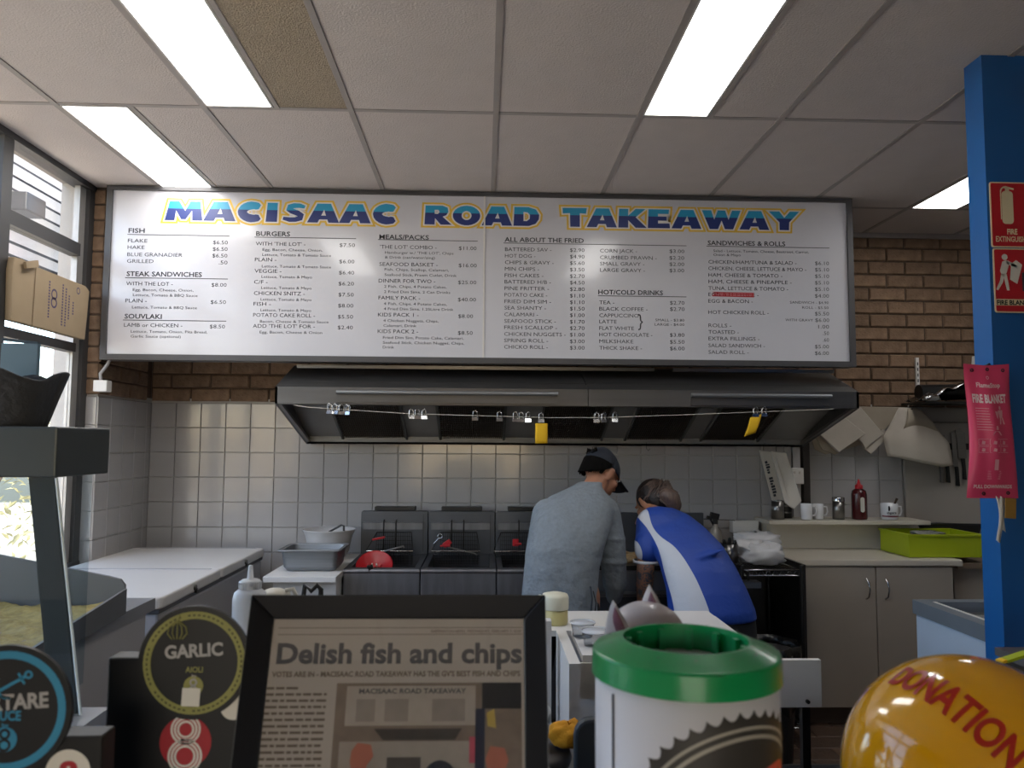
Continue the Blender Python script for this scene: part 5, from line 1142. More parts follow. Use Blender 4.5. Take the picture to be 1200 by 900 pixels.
xr = fcurve([(.72, 1.0-ox), (.782, .985-ox), (.87, .96-ox), (.966, .925-ox), (1.063, .87-ox), (1.11, .815-ox), (1.135, .80-ox), (1.2, .79-ox), (1.26, .80-ox)], .72, 1.26, -.4, .1)
band = math2('MULTIPLY', math2('GREATER_THAN', sxyz.outputs[0], xl), math2('LESS_THAN', sxyz.outputs[0], xr))
ex = math2('DIVIDE', math2('SUBTRACT', sxyz.outputs[0], .715-ox), .030); ez = math2('DIVIDE', math2('SUBTRACT', sxyz.outputs[2], .985), .09)
patch = math2('LESS_THAN', math2('ADD', math2('MULTIPLY', ex, ex), math2('MULTIPLY', ez, ez)), 1.0)
w_ = math2('MAXIMUM', band, patch)
mxp = N.new('ShaderNodeMix'); mxp.data_type = 'RGBA'; nt.links.new(w_, mxp.inputs[0]); nt.links.new(old, mxp.inputs[6]); mxp.inputs[7].default_value = lin('#bcc0ca'); nt.links.new(mxp.outputs[2], bs.inputs['Base Color'])
b = MB(); rings(b, [(1.028, 3.545, .755, .195, .145), (1.025, 3.55, .80, .192, .148), (1.01, 3.575, .88, .180, .145), (.985, 3.62, .97, .172, .142), (.95, 3.69, 1.06, .168, .135), (.915, 3.77, 1.13, .15, .12), (.89, 3.84, 1.185, .115, .10), (.875, 3.90, 1.215, .065, .06)])
b.ell((.875, 3.80, 1.12), (.145, .12, .10), (.5, .3, 0))
b.cap((.805, 3.79, 1.115), .072, (.782, 3.74, 1.03), .066); b.cap((.782, 3.74, 1.06), .066, (.775, 3.73, 1.035), .062)
b.cap((.97, 3.90, 1.12), .07, (1.01, 4.0, 1.02), .062)
for k in range(5): b.ell((.93+.02*k, 3.455+.02*k, .80+.06*k), (.09, .02, .008), (.3, -.25, .1))
baked('polo_shirt', b, M_polo, pw, .008, 7)
part('sleeve_trim', MB().lathe([(.0585, 0), (.0645, 0), (.0655, .012), (.0600, .012)], (.773, 3.7285, .972), 24), mat('white_piping', '#c8cad0', .7), pw)
b = MB(); rings(b, [(1.03, 3.55, .60, .175, .135), (1.035, 3.55, .68, .19, .15), (1.03, 3.55, .76, .188, .142), (1.02, 3.56, .84, .16, .12)])
for fx in (.945, 1.125): b.cap((fx, 3.54, .66), .105, (fx, 3.60, .42), .078); b.cap((fx, 3.60, .42), .075, (fx, 3.50, .12), .06)
baked('trousers', b, M_trou, pw, .012, 6)
for fx in (.93, 1.13): part('shoe', MB().cap((fx, 3.48, .045), .044, (fx, 3.65, .034), .034).box(fx-.04, fx+.04, 3.44, 3.68, 0, .02), M_shoe, pw)
W = onhead(wc, WF, .98)
M_hg = mat('greying_brown_hair', '#6b564c', .5, noise=.3, scale=40, stretch=(3, 3, 1), col2='#2c201b')
M_hd = mat('dark_brown_hair', '#241a17', .5, noise=.3, scale=50, bump=.5)
b = MB().ell(W(0, -.03, .03), (.089, .092, .09), WF.to_euler(), 24).ell(W(0, -.055, -.01), (.078, .058, .07), WF.to_euler(), 20)
hw = baked('hair', b, M_hd, pw, .006, 3)
b = MB()
for k in range(110):
    random.seed(k+500); a = random.uniform(-3.1, 0.0); p = W(.088*math.cos(a), -.014+.104*math.sin(a), random.uniform(-.02, .06)); q = W(.02*math.cos(a), -.11, .045); m_ = (p+q)/2+(p+q-2*Vector(wc)).normalized()*.03
    b.tube([p, m_, q], [.0018, .002, .002], 4, cap=False)
part('hair_strands', b, M_hg, hw)['kind'] = 'stuff'
b = MB()
tail = [Vector((.895, 3.965, 1.265)), Vector((.918, 3.95, 1.275)), Vector((.940, 3.94, 1.26)), Vector((.953, 3.94, 1.23)), Vector((.955, 3.94, 1.19))]
b.tube(tail, [.024, .04, .042, .036, .02], 16)
for k in range(180):
    random.seed(k+900); a = random.uniform(0, 6.28); r_ = [.022, .04, .043, .037, .024]; b.tube([t+Vector((math.cos(a), .5*math.sin(a), math.sin(a)))*r_[i]*random.uniform(.85, 1.08) for i, t in enumerate(tail)], [.002, .0025, .0025, .002, .001], 4, cap=False)
pt = part('ponytail', b, M_hg, hw); part('hair_tie', MB().tube([(.888, 3.97, 1.262), (.898, 3.964, 1.266)], .028, 12), M_blackp, pt)
# ================================================================ FRONT COUNTER AND FOREGROUND
ct = thing('front_counter', (0, .8, 0), 'dark front service counter at the bottom edge of the view', 'counter')
part('top', MB().box(-1.9, 1.5, .45, 1.12, .96, .999), mat('dark_stone_laminate', '#3c3a3b', .35, noise=.3, scale=60), ct, bevel=.004)
part('front_panel', MB().box(-1.88, 1.48, .5, .53, 0, .959), M_gfr, ct); part('rear_panel', MB().box(-1.88, 1.48, 1.05, 1.08, 0, .959), M_gfr, ct)
lb_ = thing('side_bench', (-1.35, 2.0, 0), 'grey steel bench under the glass food warmer at the left', 'bench')
part('top', MB().box(-2.05, -.74, 1.13, 1.64, .96, .999).box(-2.05, -1.105, 1.641, 2.75, .96, .999), mat('pale_bench_steel', '#a2a3a6', .35, .5), lb_); part('body', MB().box(-2.0, -.78, 1.16, 1.62, 0, .959).box(-2.0, -1.115, 1.621, 2.7, 0, .959), M_freezg, lb_)
# ---- framed newspaper clipping
FO = Vector((-.091, .775, 1.0)); FU = Vector((0, .33, .944)).normalized(); FN = Vector((0, -FU.z, FU.y)); FL = .378
def ff(u, v, w=0): return Vector((FO.x-.161+u, FO.y, FO.z))+FU*v+FN*w
fr_ = thing('picture_frame', tuple(FO), 'black picture frame holding a newspaper page headed Delish fish and chips', 'picture frame')
M_frb = mat('black_frame_lacquer', '#101116', .3)
def fbox(u0, u1, v0, v1, w0, w1, c=0):
    b = MB(); P = [(u0, v0), (u1, v0), (u1, v1), (u0, v1)]
    b.add([ff(u, v, w0) for u, v in P]+[ff(u, v, w1) for u, v in P], [(0, 3, 2, 1), (4, 5, 6, 7), (0, 1, 5, 4), (1, 2, 6, 5), (2, 3, 7, 6), (3, 0, 4, 7)]); return b
for (O, I) in ((((0, 0), (.322, 0)), ((.024, .024), (.298, .024))), (((.322, 0), (.322, FL)), ((.298, .024), (.298, FL-.024))), (((.322, FL), (0, FL)), ((.298, FL-.024), (.024, FL-.024))), (((0, FL), (0, 0)), ((.024, FL-.024), (.024, .024)))):
    q = [O[0], O[1], I[1], I[0]]; b = MB()
    b.add([ff(*q[0], .0), ff(*q[1], .0), ff(*q[2], 0), ff(*q[3], 0), ff(*q[0], .018), ff(*q[1], .018), ff(q[2][0], q[2][1], .006), ff(q[3][0], q[3][1], .006)], [(0, 3, 2, 1), (4, 5, 6, 7), (0, 1, 5, 4), (1, 2, 6, 5), (2, 3, 7, 6), (3, 0, 4, 7)])
    part('moulding', b, M_frb, fr_, bevel=.0015)
part('backing', fbox(.01, .312, .01, FL-.01, -.004, -.001), M_wood, fr_)
part('stand', MB().prism([(.10, 0), (.22, 0), (.19, .25), (.13, .25)], lambda u, v, w: tuple(Vector((FO.x-.161+u, FO.y+.10+(.28-v)*.0, FO.z))+Vector((0, .10+(v/.25)*(-.03), v))-Vector((0, .07-(v/.25)*.03, 0))+Vector((0, w, 0))), .004), M_frb, fr_)
M_news = mat('newsprint', '#a29a94', .9, noise=.04)
part('newspaper', fbox(.022, .30, .022, FL-.022, .001, .002), M_news, fr_)
nf = lambda u, v: ff(u, v, .0024)
b = MB(); put_text(b, 'Delish fish and chips', .031, .296, .3085, .0205, nf, .035, 3); part('headline', b, M_ink, fr_)
b = MB(); put_text(b, "VOTES ARE IN - MACISAAC ROAD TAKEAWAY HAS THE GV'S BEST FISH AND CHIPS", .028, .294, .2945, .0055, nf, .03)
put_text(b, 'SHEPPARTON NEWS, WEDNESDAY, FEBRUARY 7, 2018', .196, .295, .3395, .0032, nf, .01)
for v in (.3445, .3375): fill(b, [(.03, v), (.296, v), (.296, v+.0007), (.03, v+.0007)], nf)
random.seed(11)
for r in range(40):
    u = .024-.0
    if r in (0,): u1 = .052
    v = .282-.0062*r
    if v < .03: break
    while u < .086:
        w = min(random.uniform(.004, .013), .088-u); fill(b, [(u, v), (u+w, v), (u+w, v+.0024), (u, v+.0024)], nf); u += w+.0018
        if r == 0 and u > .05: break
part('small_print', b, mat('newsprint_ink', '#5c5148', .8), fr_)['kind'] = 'stuff'
# printed news photograph: flat shapes in print
def quad(name, col, P, lvl): b = MB(); fill(b, P, lambda u, v: ff(u, v, .0024+.00008*lvl)); part(name, b, mat('print_'+name, col, .8, noise=.1, scale=80), ph)
b = MB(); fill(b, [(.098, .06), (.295, .06), (.295, .288), (.098, .288)], nf); ph = part('news_photo', b, mat('print_wall', '#77695f', .8, noise=.2, scale=60), fr_)
quad('photo_board', '#9c938b', [(.109, .246), (.246, .246), (.246, .285), (.109, .285)], 1)
b = MB(); put_text(b, 'MACISAAC ROAD TAKEAWAY', .122, .236, .2775, .005, lambda u, v: ff(u, v, .0026), .03); part('photo_lettering', b, M_ink, ph)
quad('photo_columns', '#857c76', [(.120, .25), (.14, .25), (.14, .272), (.120, .272)], 2); quad('photo_columns', '#857c76', [(.15, .25), (.175, .25), (.175, .272), (.15, .272)], 2); quad('photo_columns', '#857c76', [(.20, .25), (.235, .25), (.235, .272), (.20, .272)], 2)
quad('photo_hood', '#3b3634', [(.14, .243), (.232, .243), (.225, .232), (.15, .232)], 2)
quad('photo_tiles', '#8f8780', [(.105, .06), (.25, .06), (.25, .231), (.105, .231)], 1)
quad('photo_dark_corner', '#1d1d22', [(.253, .262), (.295, .262), (.295, .288), (.253, .288)], 1); quad('photo_post', '#1b2238', [(.246, .06), (.256, .06), (.256, .262), (.246, .262)], 3)
quad('photo_fryer', '#45403e', [(.155, .19), (.19, .19), (.19, .216), (.155, .216)], 2); quad('photo_pink_pouch', '#a84658', [(.240, .21), (.246, .21), (.246, .235), (.240, .235)], 3); quad('photo_yellow_tag', '#a8914a', [(.259, .245), (.268, .243), (.266, .262), (.258, .258)], 3)
quad('photo_fist', '#a1604f', [(.118, .222), (.124, .230), (.138, .228), (.141, .217), (.135, .209), (.128, .185), (.118, .17), (.108, .17), (.12, .2), (.117, .212)], 4)
quad('photo_fist', '#a1604f', [(.257, .214), (.262, .226), (.277, .224), (.281, .212), (.277, .203), (.288, .17), (.276, .16), (.27, .198), (.259, .204)], 4)
quad('photo_cap', '#1a2030', [(.192+.018+.018*math.cos(a*.314), .193+.02*math.sin(a*.314)) for a in range(11)], 4); quad('photo_face', '#8d6250', [(.197, .193), (.223, .193), (.222, .165), (.198, .165)], 3); quad('photo_hair', '#2d211c', [(.172+.012*math.cos(a*.314), .188+.012*math.sin(a*.314)) for a in range(11)], 4)
part('glass', fbox(.023, .299, .023, FL-.023, .0042, .0052), M_glass, fr_)
# ---- sauce card stands
M_card_b = mat('black_display_card', '#0c0c0f', .45); M_olive = mat('olive_gold_print', '#8f8c4a', .5); M_cyan = mat('teal_blue_print', '#2f87ac', .5); M_lg = mat('pale_grey_print', '#a9a5a3', .5); M_rdp = mat('red_print', '#a8202b', .5)
def stand(name, x0, x1, y, zt, cx_, cz, r, label):
    t = thing(name, ((x0+x1)/2, y, 1.0), label, 'display stand')
    part('box', MB().box(x0, x1, y, y+.028, 1.0, zt), M_card_b, t, bevel=.002)
    part('disc', MB().prism(circ(cx_, cz, r, 64), lambda u, v, w: (u, y-.005+w, v), .004), M_card_b, t)
    return t, (lambda u, v, w=0: (cx_+u, y-.0056+w, cz+v)), (lambda u, v, w=0: (cx_+u, y-.0006+w, cz+v))
t, g, g2 = stand('garlic_sauce_stand', -.404, -.256, .886, 1.295, -.310, 1.291, .060, 'black sauce card stand with a round GARLIC disc ringed in olive, beside the frame')
b = MB(); ring(b, 0, 0, .0465, .0545, g); part('olive_ring', b, M_olive, t)
b = MB(); zz = lambda u, v: (lambda p: (p[0], p[1]-.0003, p[2]))(g(u, v))
for k in range(60):
    a0 = k*math.pi/30; 
    if k % 9 == 8: continue
    ring(b, 0, 0, .0495, .0515, zz, 1, a0, a0+.06)
part('ring_lettering', b, mat('olive_dark', '#4f4d28', .6), t)['kind'] = 'stuff'
b = MB(); rot = lambda u, v: g(u*math.cos(.06)-v*math.sin(.06), u*math.sin(.06)+v*math.cos(.06))
put_text(b, 'GARLIC', -.031, .031, .0065, .0135, rot, .035, 4); part('lettering', b, M_lg, t)
b = MB(); put_text(b, 'AIOLI', -.009, .0095, -.010, .006, g, .02, 3); fill(b, circ(0, -.0245, .0105, 24), g); part('olive_lettering', b, M_olive, t)
b = MB(); put_text(b, 'by', -.002, .003, -.015, .003, g, .02, 2); part('small_lettering', b, M_lg, t)
b = MB()
for k in range(5): 
    w = (k-2)*.0045; pts = [g(-.019+.008*0+w*.2, .044), g(-.019+w*1.0, .038), g(-.019+w*1.15, .031), g(-.019+w*.6, .025)]
    b.tube([(p[0], p[1]-.0004, p[2]) for p in pts], .0007, 4)
b.tube([g(-.019, .044), g(-.0175, .051)], .0012, 5); part('garlic_bulb_drawing', b, M_olive, t)
part('white_sticker', MB().cbox((-.312, .8795, 1.255), (.019, .0006, .019), (0, .04, 0)), M_swh, t)
b = MB(); fill(b, circ(.0, 0, .0275, 40), lambda u, v: (-.318+u, .8854, 1.206+v)); part('red_roundel', b, M_rdp, t)
def eight(mb, cx_, cz, s, y, mode):
    f = lambda u, v: (cx_+u, y, cz+v)
    for c_, r in ((.012, .0125), (-.0125, .0145)):
        for r0, r1 in ((r-.0065, r-.0045), (r-.0035, r-.0015), (r-.0005, r+.0015)) if mode else ((r-.006, r),): ring(mb, 0, c_*s, r0*s, r1*s, f, 32)
b = MB(); eight(b, -.318, 1.206, 1.15, .8848, 1); part('figure_eight', b, M_swh, t)
b = MB(); eight(b, -.310, 1.2665, .33, .8800, 0); part('small_eight', b, M_lg, t)
b = MB(); fill(b, circ(0, 0, .014, 24), lambda u, v: (-.268+u, .8852, 1.243+v)); part('small_roundel', b, M_swh, t)
t, g, g2 = stand('tartare_sauce_stand', -.53, -.349, .76, 1.258, -.4335, 1.283, .0585, 'black sauce card stand with a round TARTARE disc ringed in blue, at the left edge')
b = MB(); ring(b, 0, 0, .0465, .0535, g); part('blue_ring', b, M_cyan, t)
b = MB(); rot = lambda u, v: g(u*math.cos(.06)-v*math.sin(.06), u*math.sin(.06)+v*math.cos(.06)); put_text(b, 'TARTARE', -.037, .038, .001, .0135, rot, .035, 4); part('lettering', b, M_lg, t)
b = MB(); put_text(b, 'SAUCE', -.017, .0135, -.0085, .0085, g, .03, 3); put_text(b, 'by', -.003, .003, -.0145, .0035, g, .02, 2); fill(b, circ(0, -.0255, .011, 24), g); part('blue_lettering', b, M_cyan, t)
b = MB(); eight(b, -.4335, 1.2575, .4, .7540, 0); part('small_eight', b, M_card_b, t)
A = lambda u, v: g(.004+u*.8-v*.5, .024+u*.45+v*.8)
b = MB(); fill(b, [(-.016, -.0015), (.014, -.0015), (.014, .0015), (-.016, .0015)], A); ring(b, .018, 0, .002, .0042, A, 14); fill(b, [(.009, -.006), (.0115, -.006), (.0115, .006), (.009, .006)], A); ring(b, -.004, 0, .0105, .0135, A, 16, math.pi*.62, math.pi*1.38)
part('anchor_drawing', b, M_cyan, t)
b = MB(); fill(b, circ(0, 0, .0205, 32), lambda u, v: (-.378+u, .7592, 1.226+v)); ro = part('white_roundel', b, M_swh, t)
b = MB(); put_text(b, '8', -.386, -.369, 1.218, .018, lambda u, v: (u, .7586, v), .05, 4); part('figure_eight', b, M_rdp, ro)
# ---- donation tin with green lid
TX, TY, TR = .174, .682, .0765
t = thing('donation_tin', (TX, TY, 1.0), 'white cardboard collection tin with a green plastic ring lid and dark scalloped badge', 'donation tin')
M_tin = mat('white_card_wrap', '#d2cfd2', .45, noise=.03); M_grn = mat('green_lid_plastic', '#0f8a4c', .28, noise=.06, coat=.2)
part('body', MB().lathe([(.001, 1.0), (TR, 1.0), (TR, 1.336), (TR-.003, 1.336), (TR-.003, 1.006), (.001, 1.006)], (TX, TY, 0), 64), M_tin, t)
b = MB()
for pr in ([(TR+.0008, 1.335), (TR+.003, 1.3355)], [(TR+.003, 1.3355), (TR+.0022, 1.354)], [(TR+.0022, 1.354), (TR+.0012, 1.3558), (TR-.0005, 1.3562)], [(TR-.0005, 1.3562), (.0545, 1.3645)], [(.0545, 1.3645), (.0525, 1.3645)], [(.0525, 1.3645), (.0515, 1.337)], [(.0515, 1.337), (TR-.004, 1.337)]): b.lathe(pr, (TX, TY, 0), 72)
L_ = part('lid', b, M_grn, t)
for k in range(12):
    a = k*math.pi/6+.2; part('inner_rib', MB().cbox((TX+.048*math.cos(a), TY+.048*math.sin(a), 1.348), (.004, .006, .026), (0, 0, a)), M_grn, L_)
for k in range(14):
    a = k*math.pi/7+.1; part('pin_hole', MB().lathe([(.0001, 0), (.0013, 0)], (TX+.065*math.cos(a), TY+.065*math.sin(a), 1.3626), 8), M_black, L_)
part('inner_disc', MB().lathe([(.001, 1.343), (.049, 1.343), (.049, 1.341), (.001, 1.341)], (TX, TY, 0), 40), M_tin, t)
def cy(u, v, lvl=1): a = u/TR; return (TX+(TR+.0005*lvl)*math.sin(a), TY-(TR+.0005*lvl)*math.cos(a), v)
def polar_patch(mb, cu, cz, rf, n, m, lvl, r0=0):
    """disc drawn on the curved wall, radius function rf(phi)"""
    vs = []; 
    for i in range(m+1):
        for k in range(n):
            p = 2*math.pi*k/n; r = r0+(rf(p)-r0)*i/m; vs.append(cy(cu+r*math.cos(p), max(1.004, min(1.329, cz+r*math.sin(p))), lvl))
    mb.add(vs, [(i*n+k, i*n+(k+1) % n, (i+1)*n+(k+1) % n, (i+1)*n+k) for i in range(m) for k in range(n)])
M_bdg = mat('badge_charcoal', '#3a3632', .5)
b = MB(); polar_patch(b, .03, 1.226, lambda p: .101-.006*abs(math.sin(23*p))**.8, 460, 12, 1); part('badge', b, M_bdg, t)
for r0, r1 in ((.0865, .089), (.0795, .0825)): b = MB(); polar_patch(b, .03, 1.226, lambda p: r1, 96, 1, 1.6, r0); part('badge_ring', b, mat('badge_cream', '#a59f92', .5), t)
b = MB(); put_text(b, 'OUR', -.062, .088, 1.247, .034, lambda u, v: cy(u+(v-1.247)*.15, v+(u-.06)*.10, 2), .05, 4); put_text(b, 'CHARITY', -.045, .100, 1.17, .035, lambda u, v: cy(u, v, 2), .03, 3) if False else None
part('badge_lettering', b, mat('badge_orange', '#d8553f', .5), t)
b = MB(); b.add([cy(-.0845, 1.004), cy(-.0815, 1.004), cy(-.0815, 1.329), cy(-.0845, 1.329)], [(0, 1, 2, 3)]); part('wrap_seam', b, M_ink, t)
# ---- white eared figurine behind the tin
t = thing('cat_money_box', (.186, .93, 1.0), 'white pottery animal money box with pink-lined pointed ears peeking over the green lid', 'figurine')
M_fig = mat('pinkish_white_pottery', '#c4bcbd', .3, noise=.08)
b = MB(); b.ell((.190, .925, 1.302), (.050, .045, .046)); b.ell((.188, .925, 1.17), (.055, .05, .12)); b.ell((.188, .925, 1.062), (.065, .058, .06)); b.ell((.188, .868, 1.29), (.02, .02, .014)); b.cap((.165, .89, 1.03), .018, (.165, .878, 1.14), .015); b.cap((.211, .89, 1.03), .018, (.211, .878, 1.14), .015)
bo = baked('body', b, M_fig, t, .005, 6)
def ear(bx, by, bz, tx, ty, tz, w, m1, m2):
    a = Vector((bx, by, bz)); c = Vector((tx, ty, tz)); d = (c-a); b = MB()
    q = d.to_track_quat('Z', 'Y').to_matrix().to_4x4(); L = d.length
    b.lathe([(w*(1-(k/8)**1.5), L*k/8) for k in range(9)], tuple(a), 16, q, 1, .38); e = part('ear', b, m1, t)
    b = MB(); b.lathe([(w*.62*(1-(k/8)**1.5), L*(.1+.75*k/8)) for k in range(9)], (bx, by-w*.25, bz), 12, q, 1, .3); part('inner_ear', b, m2, e)
M_ein = mat('rosy_grey_glaze', '#8d5a68', .35, noise=.3, scale=40)
ear(.155, .897, 1.31, .146, .89, 1.356, .021, M_fig, M_ein); ear(.202, .938, 1.315, .196, .932, 1.366, .022, M_fig, M_ein)
# ---- yellow donation helmet
HC_ = Vector((.494, .80, 1.192)); HR = .123
t = thing('donation_helmet', (HC_.x, HC_.y, 1.0), 'shiny yellow dome-shaped donation box with red curved DONATION lettering', 'donation box')
M_yel = mat('glossy_yellow_plastic', '#d99a06', .12, noise=.05, scale=3, coat=.6)
def dome(d, e=0):
    d = Vector(d).normalized(); l1 = Vector((-.42, -.35, .84)).normalized(); l2 = Vector((.25, -.2, .95)).normalized()
    r = HR*(1+.05*math.exp(-((d-l1).length/.28)**2)+.0*math.exp(-((d-l2).length/.55)**2)-.025*math.exp(-((d-Vector((-.2, -.32, .92)).normalized()).length/.13)**2))+e
    return HC_+d*r
b = MB().sheet(72, 40, lambda u, v: dome((math.cos(6.2832*u)*math.cos(-.9+2.46*v), math.sin(6.2832*u)*math.cos(-.9+2.46*v), math.sin(-.9+2.46*v)))); part('dome', b, M_yel, t)
part('base', MB().lathe([(.001, 1.0), (.10, 1.0), (.105, 1.01), (.095, 1.04), (.078, 1.115), (.001, 1.115)], (HC_.x, HC_.y, 0), 40), M_yel, t)
n0 = (Vector((0, 0, 1.53))-HC_).normalized(); n0 = (n0+Vector((.10, 0, .36))).normalized()
rgt = n0.cross(Vector((0, 0, 1))).normalized()*-1; 
rgt = Vector((0, 0, 1)).cross(n0).normalized(); upv = n0.cross(rgt).normalized()
e1 = (rgt*.74-upv*.67).normalized(); e2 = (rgt*.67+upv*.74).normalized()
def dm(u, v):
    q = e1*u+e2*v; l = q.length or 1e-6; a = l/HR; return dome(n0*math.cos(a)+q/l*math.sin(a), .0012)
def sub_text(s, x0, x1, zb, h, fn, off):
    vs, fs, asp = text_geo(s, off, 5); import bmesh
    me = bpy.data.meshes.new('tmp'); me.from_pydata([(x0+(x1-x0)*u, zb+h*v, 0) for u, v in vs], [], fs); bm = bmesh.new(); bm.from_mesh(me)
    bmesh.ops.triangulate(bm, faces=bm.faces[:])
    for _ in range(3):
        L = [e for e in bm.edges if e.calc_length() > .007]
        if not L: break
        bmesh.ops.subdivide_edges(bm, edges=L, cuts=1); bmesh.ops.triangulate(bm, faces=bm.faces[:])
    V = [fn(v.co.x, v.co.y) for v in bm.verts]; F = [tuple(v.index for v in f.verts) for f in bm.faces]; bm.free(); bpy.data.meshes.remove(me)
    return MB().add(V, F)
part('lettering', sub_text('DONATION', -.108, .03, -.006, .030, dm, .03), mat('red_lettering', '#a8200f', .3), t)
# ---- glass food warmer on the left
t = thing('food_warmer', (-1.3, 1.7, 1.0), 'glass fronted food warmer with dark grey top beam at the left edge', 'food warmer')
M_beam = mat('grey_green_metal', '#4a4f4f', .4, .3)
part('top_beam', MB().box(-1.9, -.838, 1.58, 1.80, 1.456, 1.556), M_beam, t, bevel=.004)
M_glw = glass_mat('warmer_glass', (.86, .90, .92, 1))
b = MB(); b.prism([(-1.9, 1.0), (-.772, 1.0), (-.84, 1.455), (-1.9, 1.455)], lambda u, v, w: (u, 1.585+w, v), .006); part('front_glass', b, M_glw, t)
part('glass_edge', MB().tube([(-.771, 1.587, 1.002), (-.839, 1.587, 1.455)], .003, 6), mat('glass_edge_glint', '#c9d6dc', .1, noise=.02), t)  # pale solid tube, its colour imitates light caught along the pane edge
part('strut', MB().prism([(-.835, 1.0), (-.785, 1.0), (-.852, 1.455), (-.90, 1.455)], lambda u, v, w: (u, 1.60+w, v), .015), mat('slate_strut', '#3f464b', .4), t)
part('rear_post', MB().box(-1.9, -1.86, 1.76, 1.80, 1.0, 1.455), M_beam, t); part('rear_post', MB().box(-.90, -.87, 1.77, 1.795, 1.0, 1.455), glass_mat('clear_post', (.8, .85, .88, 1)), t)
t = thing('chip_scuttle', (-1.35, 2.2, 1.0), 'grey metal chip tray lined with straw-coloured crumbs behind the glass', 'tray')
M_sct = mat('scuttle_grey_metal', '#6e6f72', .45, .4)
part('back_wall', MB().prism([(-1.85, 1.0), (-1.10, 1.0), (-1.10, 1.085), (-1.115, 1.103), (-1.15, 1.112), (-1.85, 1.25)], lambda u, v, w: (u, 2.5+w, v), .012), M_sct, t)
b = MB(); P = [(-1.85, 1.85), (-1.042, 1.85), (-1.10, 2.499), (-1.85, 2.499)]; b.prism(P, lambda u, v, w: (u, v, 1.001+w), .02); part('base', b, M_sct, t)
b = MB(); b.prism([(1.85, 1.0), (2.50, 1.0), (2.50, 1.075), (1.85, 1.045)], lambda u, v, w: (-1.042-.058*(u-1.85)/.65+w, u, v), .008); part('side_wall', b, M_sct, t)
random.seed(9); b = MB().sheet(60, 40, lambda u, v: (-1.85+(.80-.058*v)*u, 1.86+.63*v, 1.026+.008*math.sin(u*31+v*7)*math.sin(v*23)+random.uniform(0, .006))); cb2 = part('crumb_layer', b, mat('straw_crumbs', '#b3a060', .6, noise=.4, scale=45, bump=.8, col2='#6f6033'), t); cb2['kind'] = 'stuff'
t = thing('dark_pan', (-1.25, 2.0, 1.03), 'dark round pan with pale rim standing at the left edge in the warmer', 'pan')
Mx = Euler((-1.1, .25, 0)).to_matrix().to_4x4()
part('pan', MB().lathe([(.001, -.03), (.06, -.03), (.095, 0), (.1, .002)], (-1.28, 1.96, 1.155), 32, Mx), M_blackp, t); part('rim', MB().lathe([(.1+.003*math.cos(a*.785), .003*math.sin(a*.785)) for a in range(9)], (-1.28, 1.96, 1.155), 40, Mx), M_lg, t)
t = thing('steel_tub', (-1.2, 1.74, 1.0), 'rounded grey steel tub low at the left edge behind the glass', 'tub')
part('tub', MB().lathe([(.001, 1.0), (.12, 1.0), (.125, 1.06), (.11, 1.085), (.001, 1.088)], (-1.235, 1.72, 0), 32, sx=1, sy=.8), M_freezg, t); part('lid_knob', MB().lathe([(.001, 1.088), (.012, 1.088), (.014, 1.1), (.001, 1.104)], (-1.235, 1.72, 0), 16), M_freezg, t)
t = thing('rag_lined_pot', (-1.0, 1.68, 1.556), 'dark grey ragged-edged pot standing on top of the food warmer', 'pot')
part('pot', MB().sheet(40, 10, lambda u, v: (-.99+(.062+.035*v+.006*v*math.sin(u*44))*math.cos(6.2832*u), 1.69+(.062+.035*v)*math.sin(6.2832*u), 1.557+.105*v+.012*v*math.sin(u*25.13+1))), mat('ragged_charcoal', '#45474b', .8, noise=.3, bump=.8), t, solid=.005); part('base', MB().lathe([(.001, 1.557), (.063, 1.557), (.063, 1.562), (.001, 1.562)], (-.99, 1.69, 0), 30), M_gfr, t)
t = thing('blue_carton', (-1.02, 1.8, 1.556), 'small blue-grey carton behind the ragged pot on the warmer', 'carton'); part('box', MB().box(-1.08, -1.0, 1.787, 1.799, 1.557, 1.745), mat('blue_grey_card', '#6c8797', .6), t); part('flap', MB().cbox((-1.04, 1.793, 1.75), (.08, .012, .006), (.0, .1, 0)), mat('blue_grey_card_dark', '#3a4d5a', .6), t)
# ---- white cabinet with squeeze bottle and jug, behind the frame
t = thing('white_side_unit', (-.3, 1.95, 0), 'white bench unit behind the picture frame holding the squeeze bottle', 'bench')
part('body', MB().box(-.575, -.02, 1.70, 1.92, 0, 1.093), M_freez, t); part('top', MB().box(-.59, -.01, 1.69, 1.93, 1.094, 1.112), M_white, t, bevel=.003)
t = thing('squeeze_bottle', (-.511, 1.78, 1.113), 'white squeeze bottle with pointed nozzle left of the picture frame', 'squeeze bottle')
M_sq = mat('milky_plastic', '#c9cdd4', .35, noise=.02); zb_ = 1.113
part('bottle', MB().lathe([(.001, zb_), (.034, zb_), (.0365, zb_+.005), (.0365, zb_+.071), (.033, zb_+.085), (.022, zb_+.095), (.001, zb_+.095)], (-.511, 1.78, 0), 32), M_sq, t)
cp_ = part('cap', MB().lathe([(.0235, zb_+.093), (.0235, zb_+.109), (.018, zb_+.113), (.007, zb_+.115), (.0045, zb_+.143), (.003, zb_+.144), (.001, zb_+.144)], (-.511, 1.78, 0), 32), M_sq, t)
for k in range(24):
    a = k*math.pi/12; part('grip_ridge', MB().cbox((-.511+.024*math.cos(a), 1.78+.024*math.sin(a), zb_+.101), (.0015, .0025, .014), (0, 0, a)), M_sq, cp_)
t = thing('ivory_jug', (-.465, 1.87, 1.113), 'ivory plastic measuring jug with loop handle behind the frame', 'jug')
M_iv = mat('ivory_plastic', '#cfcabb', .35)
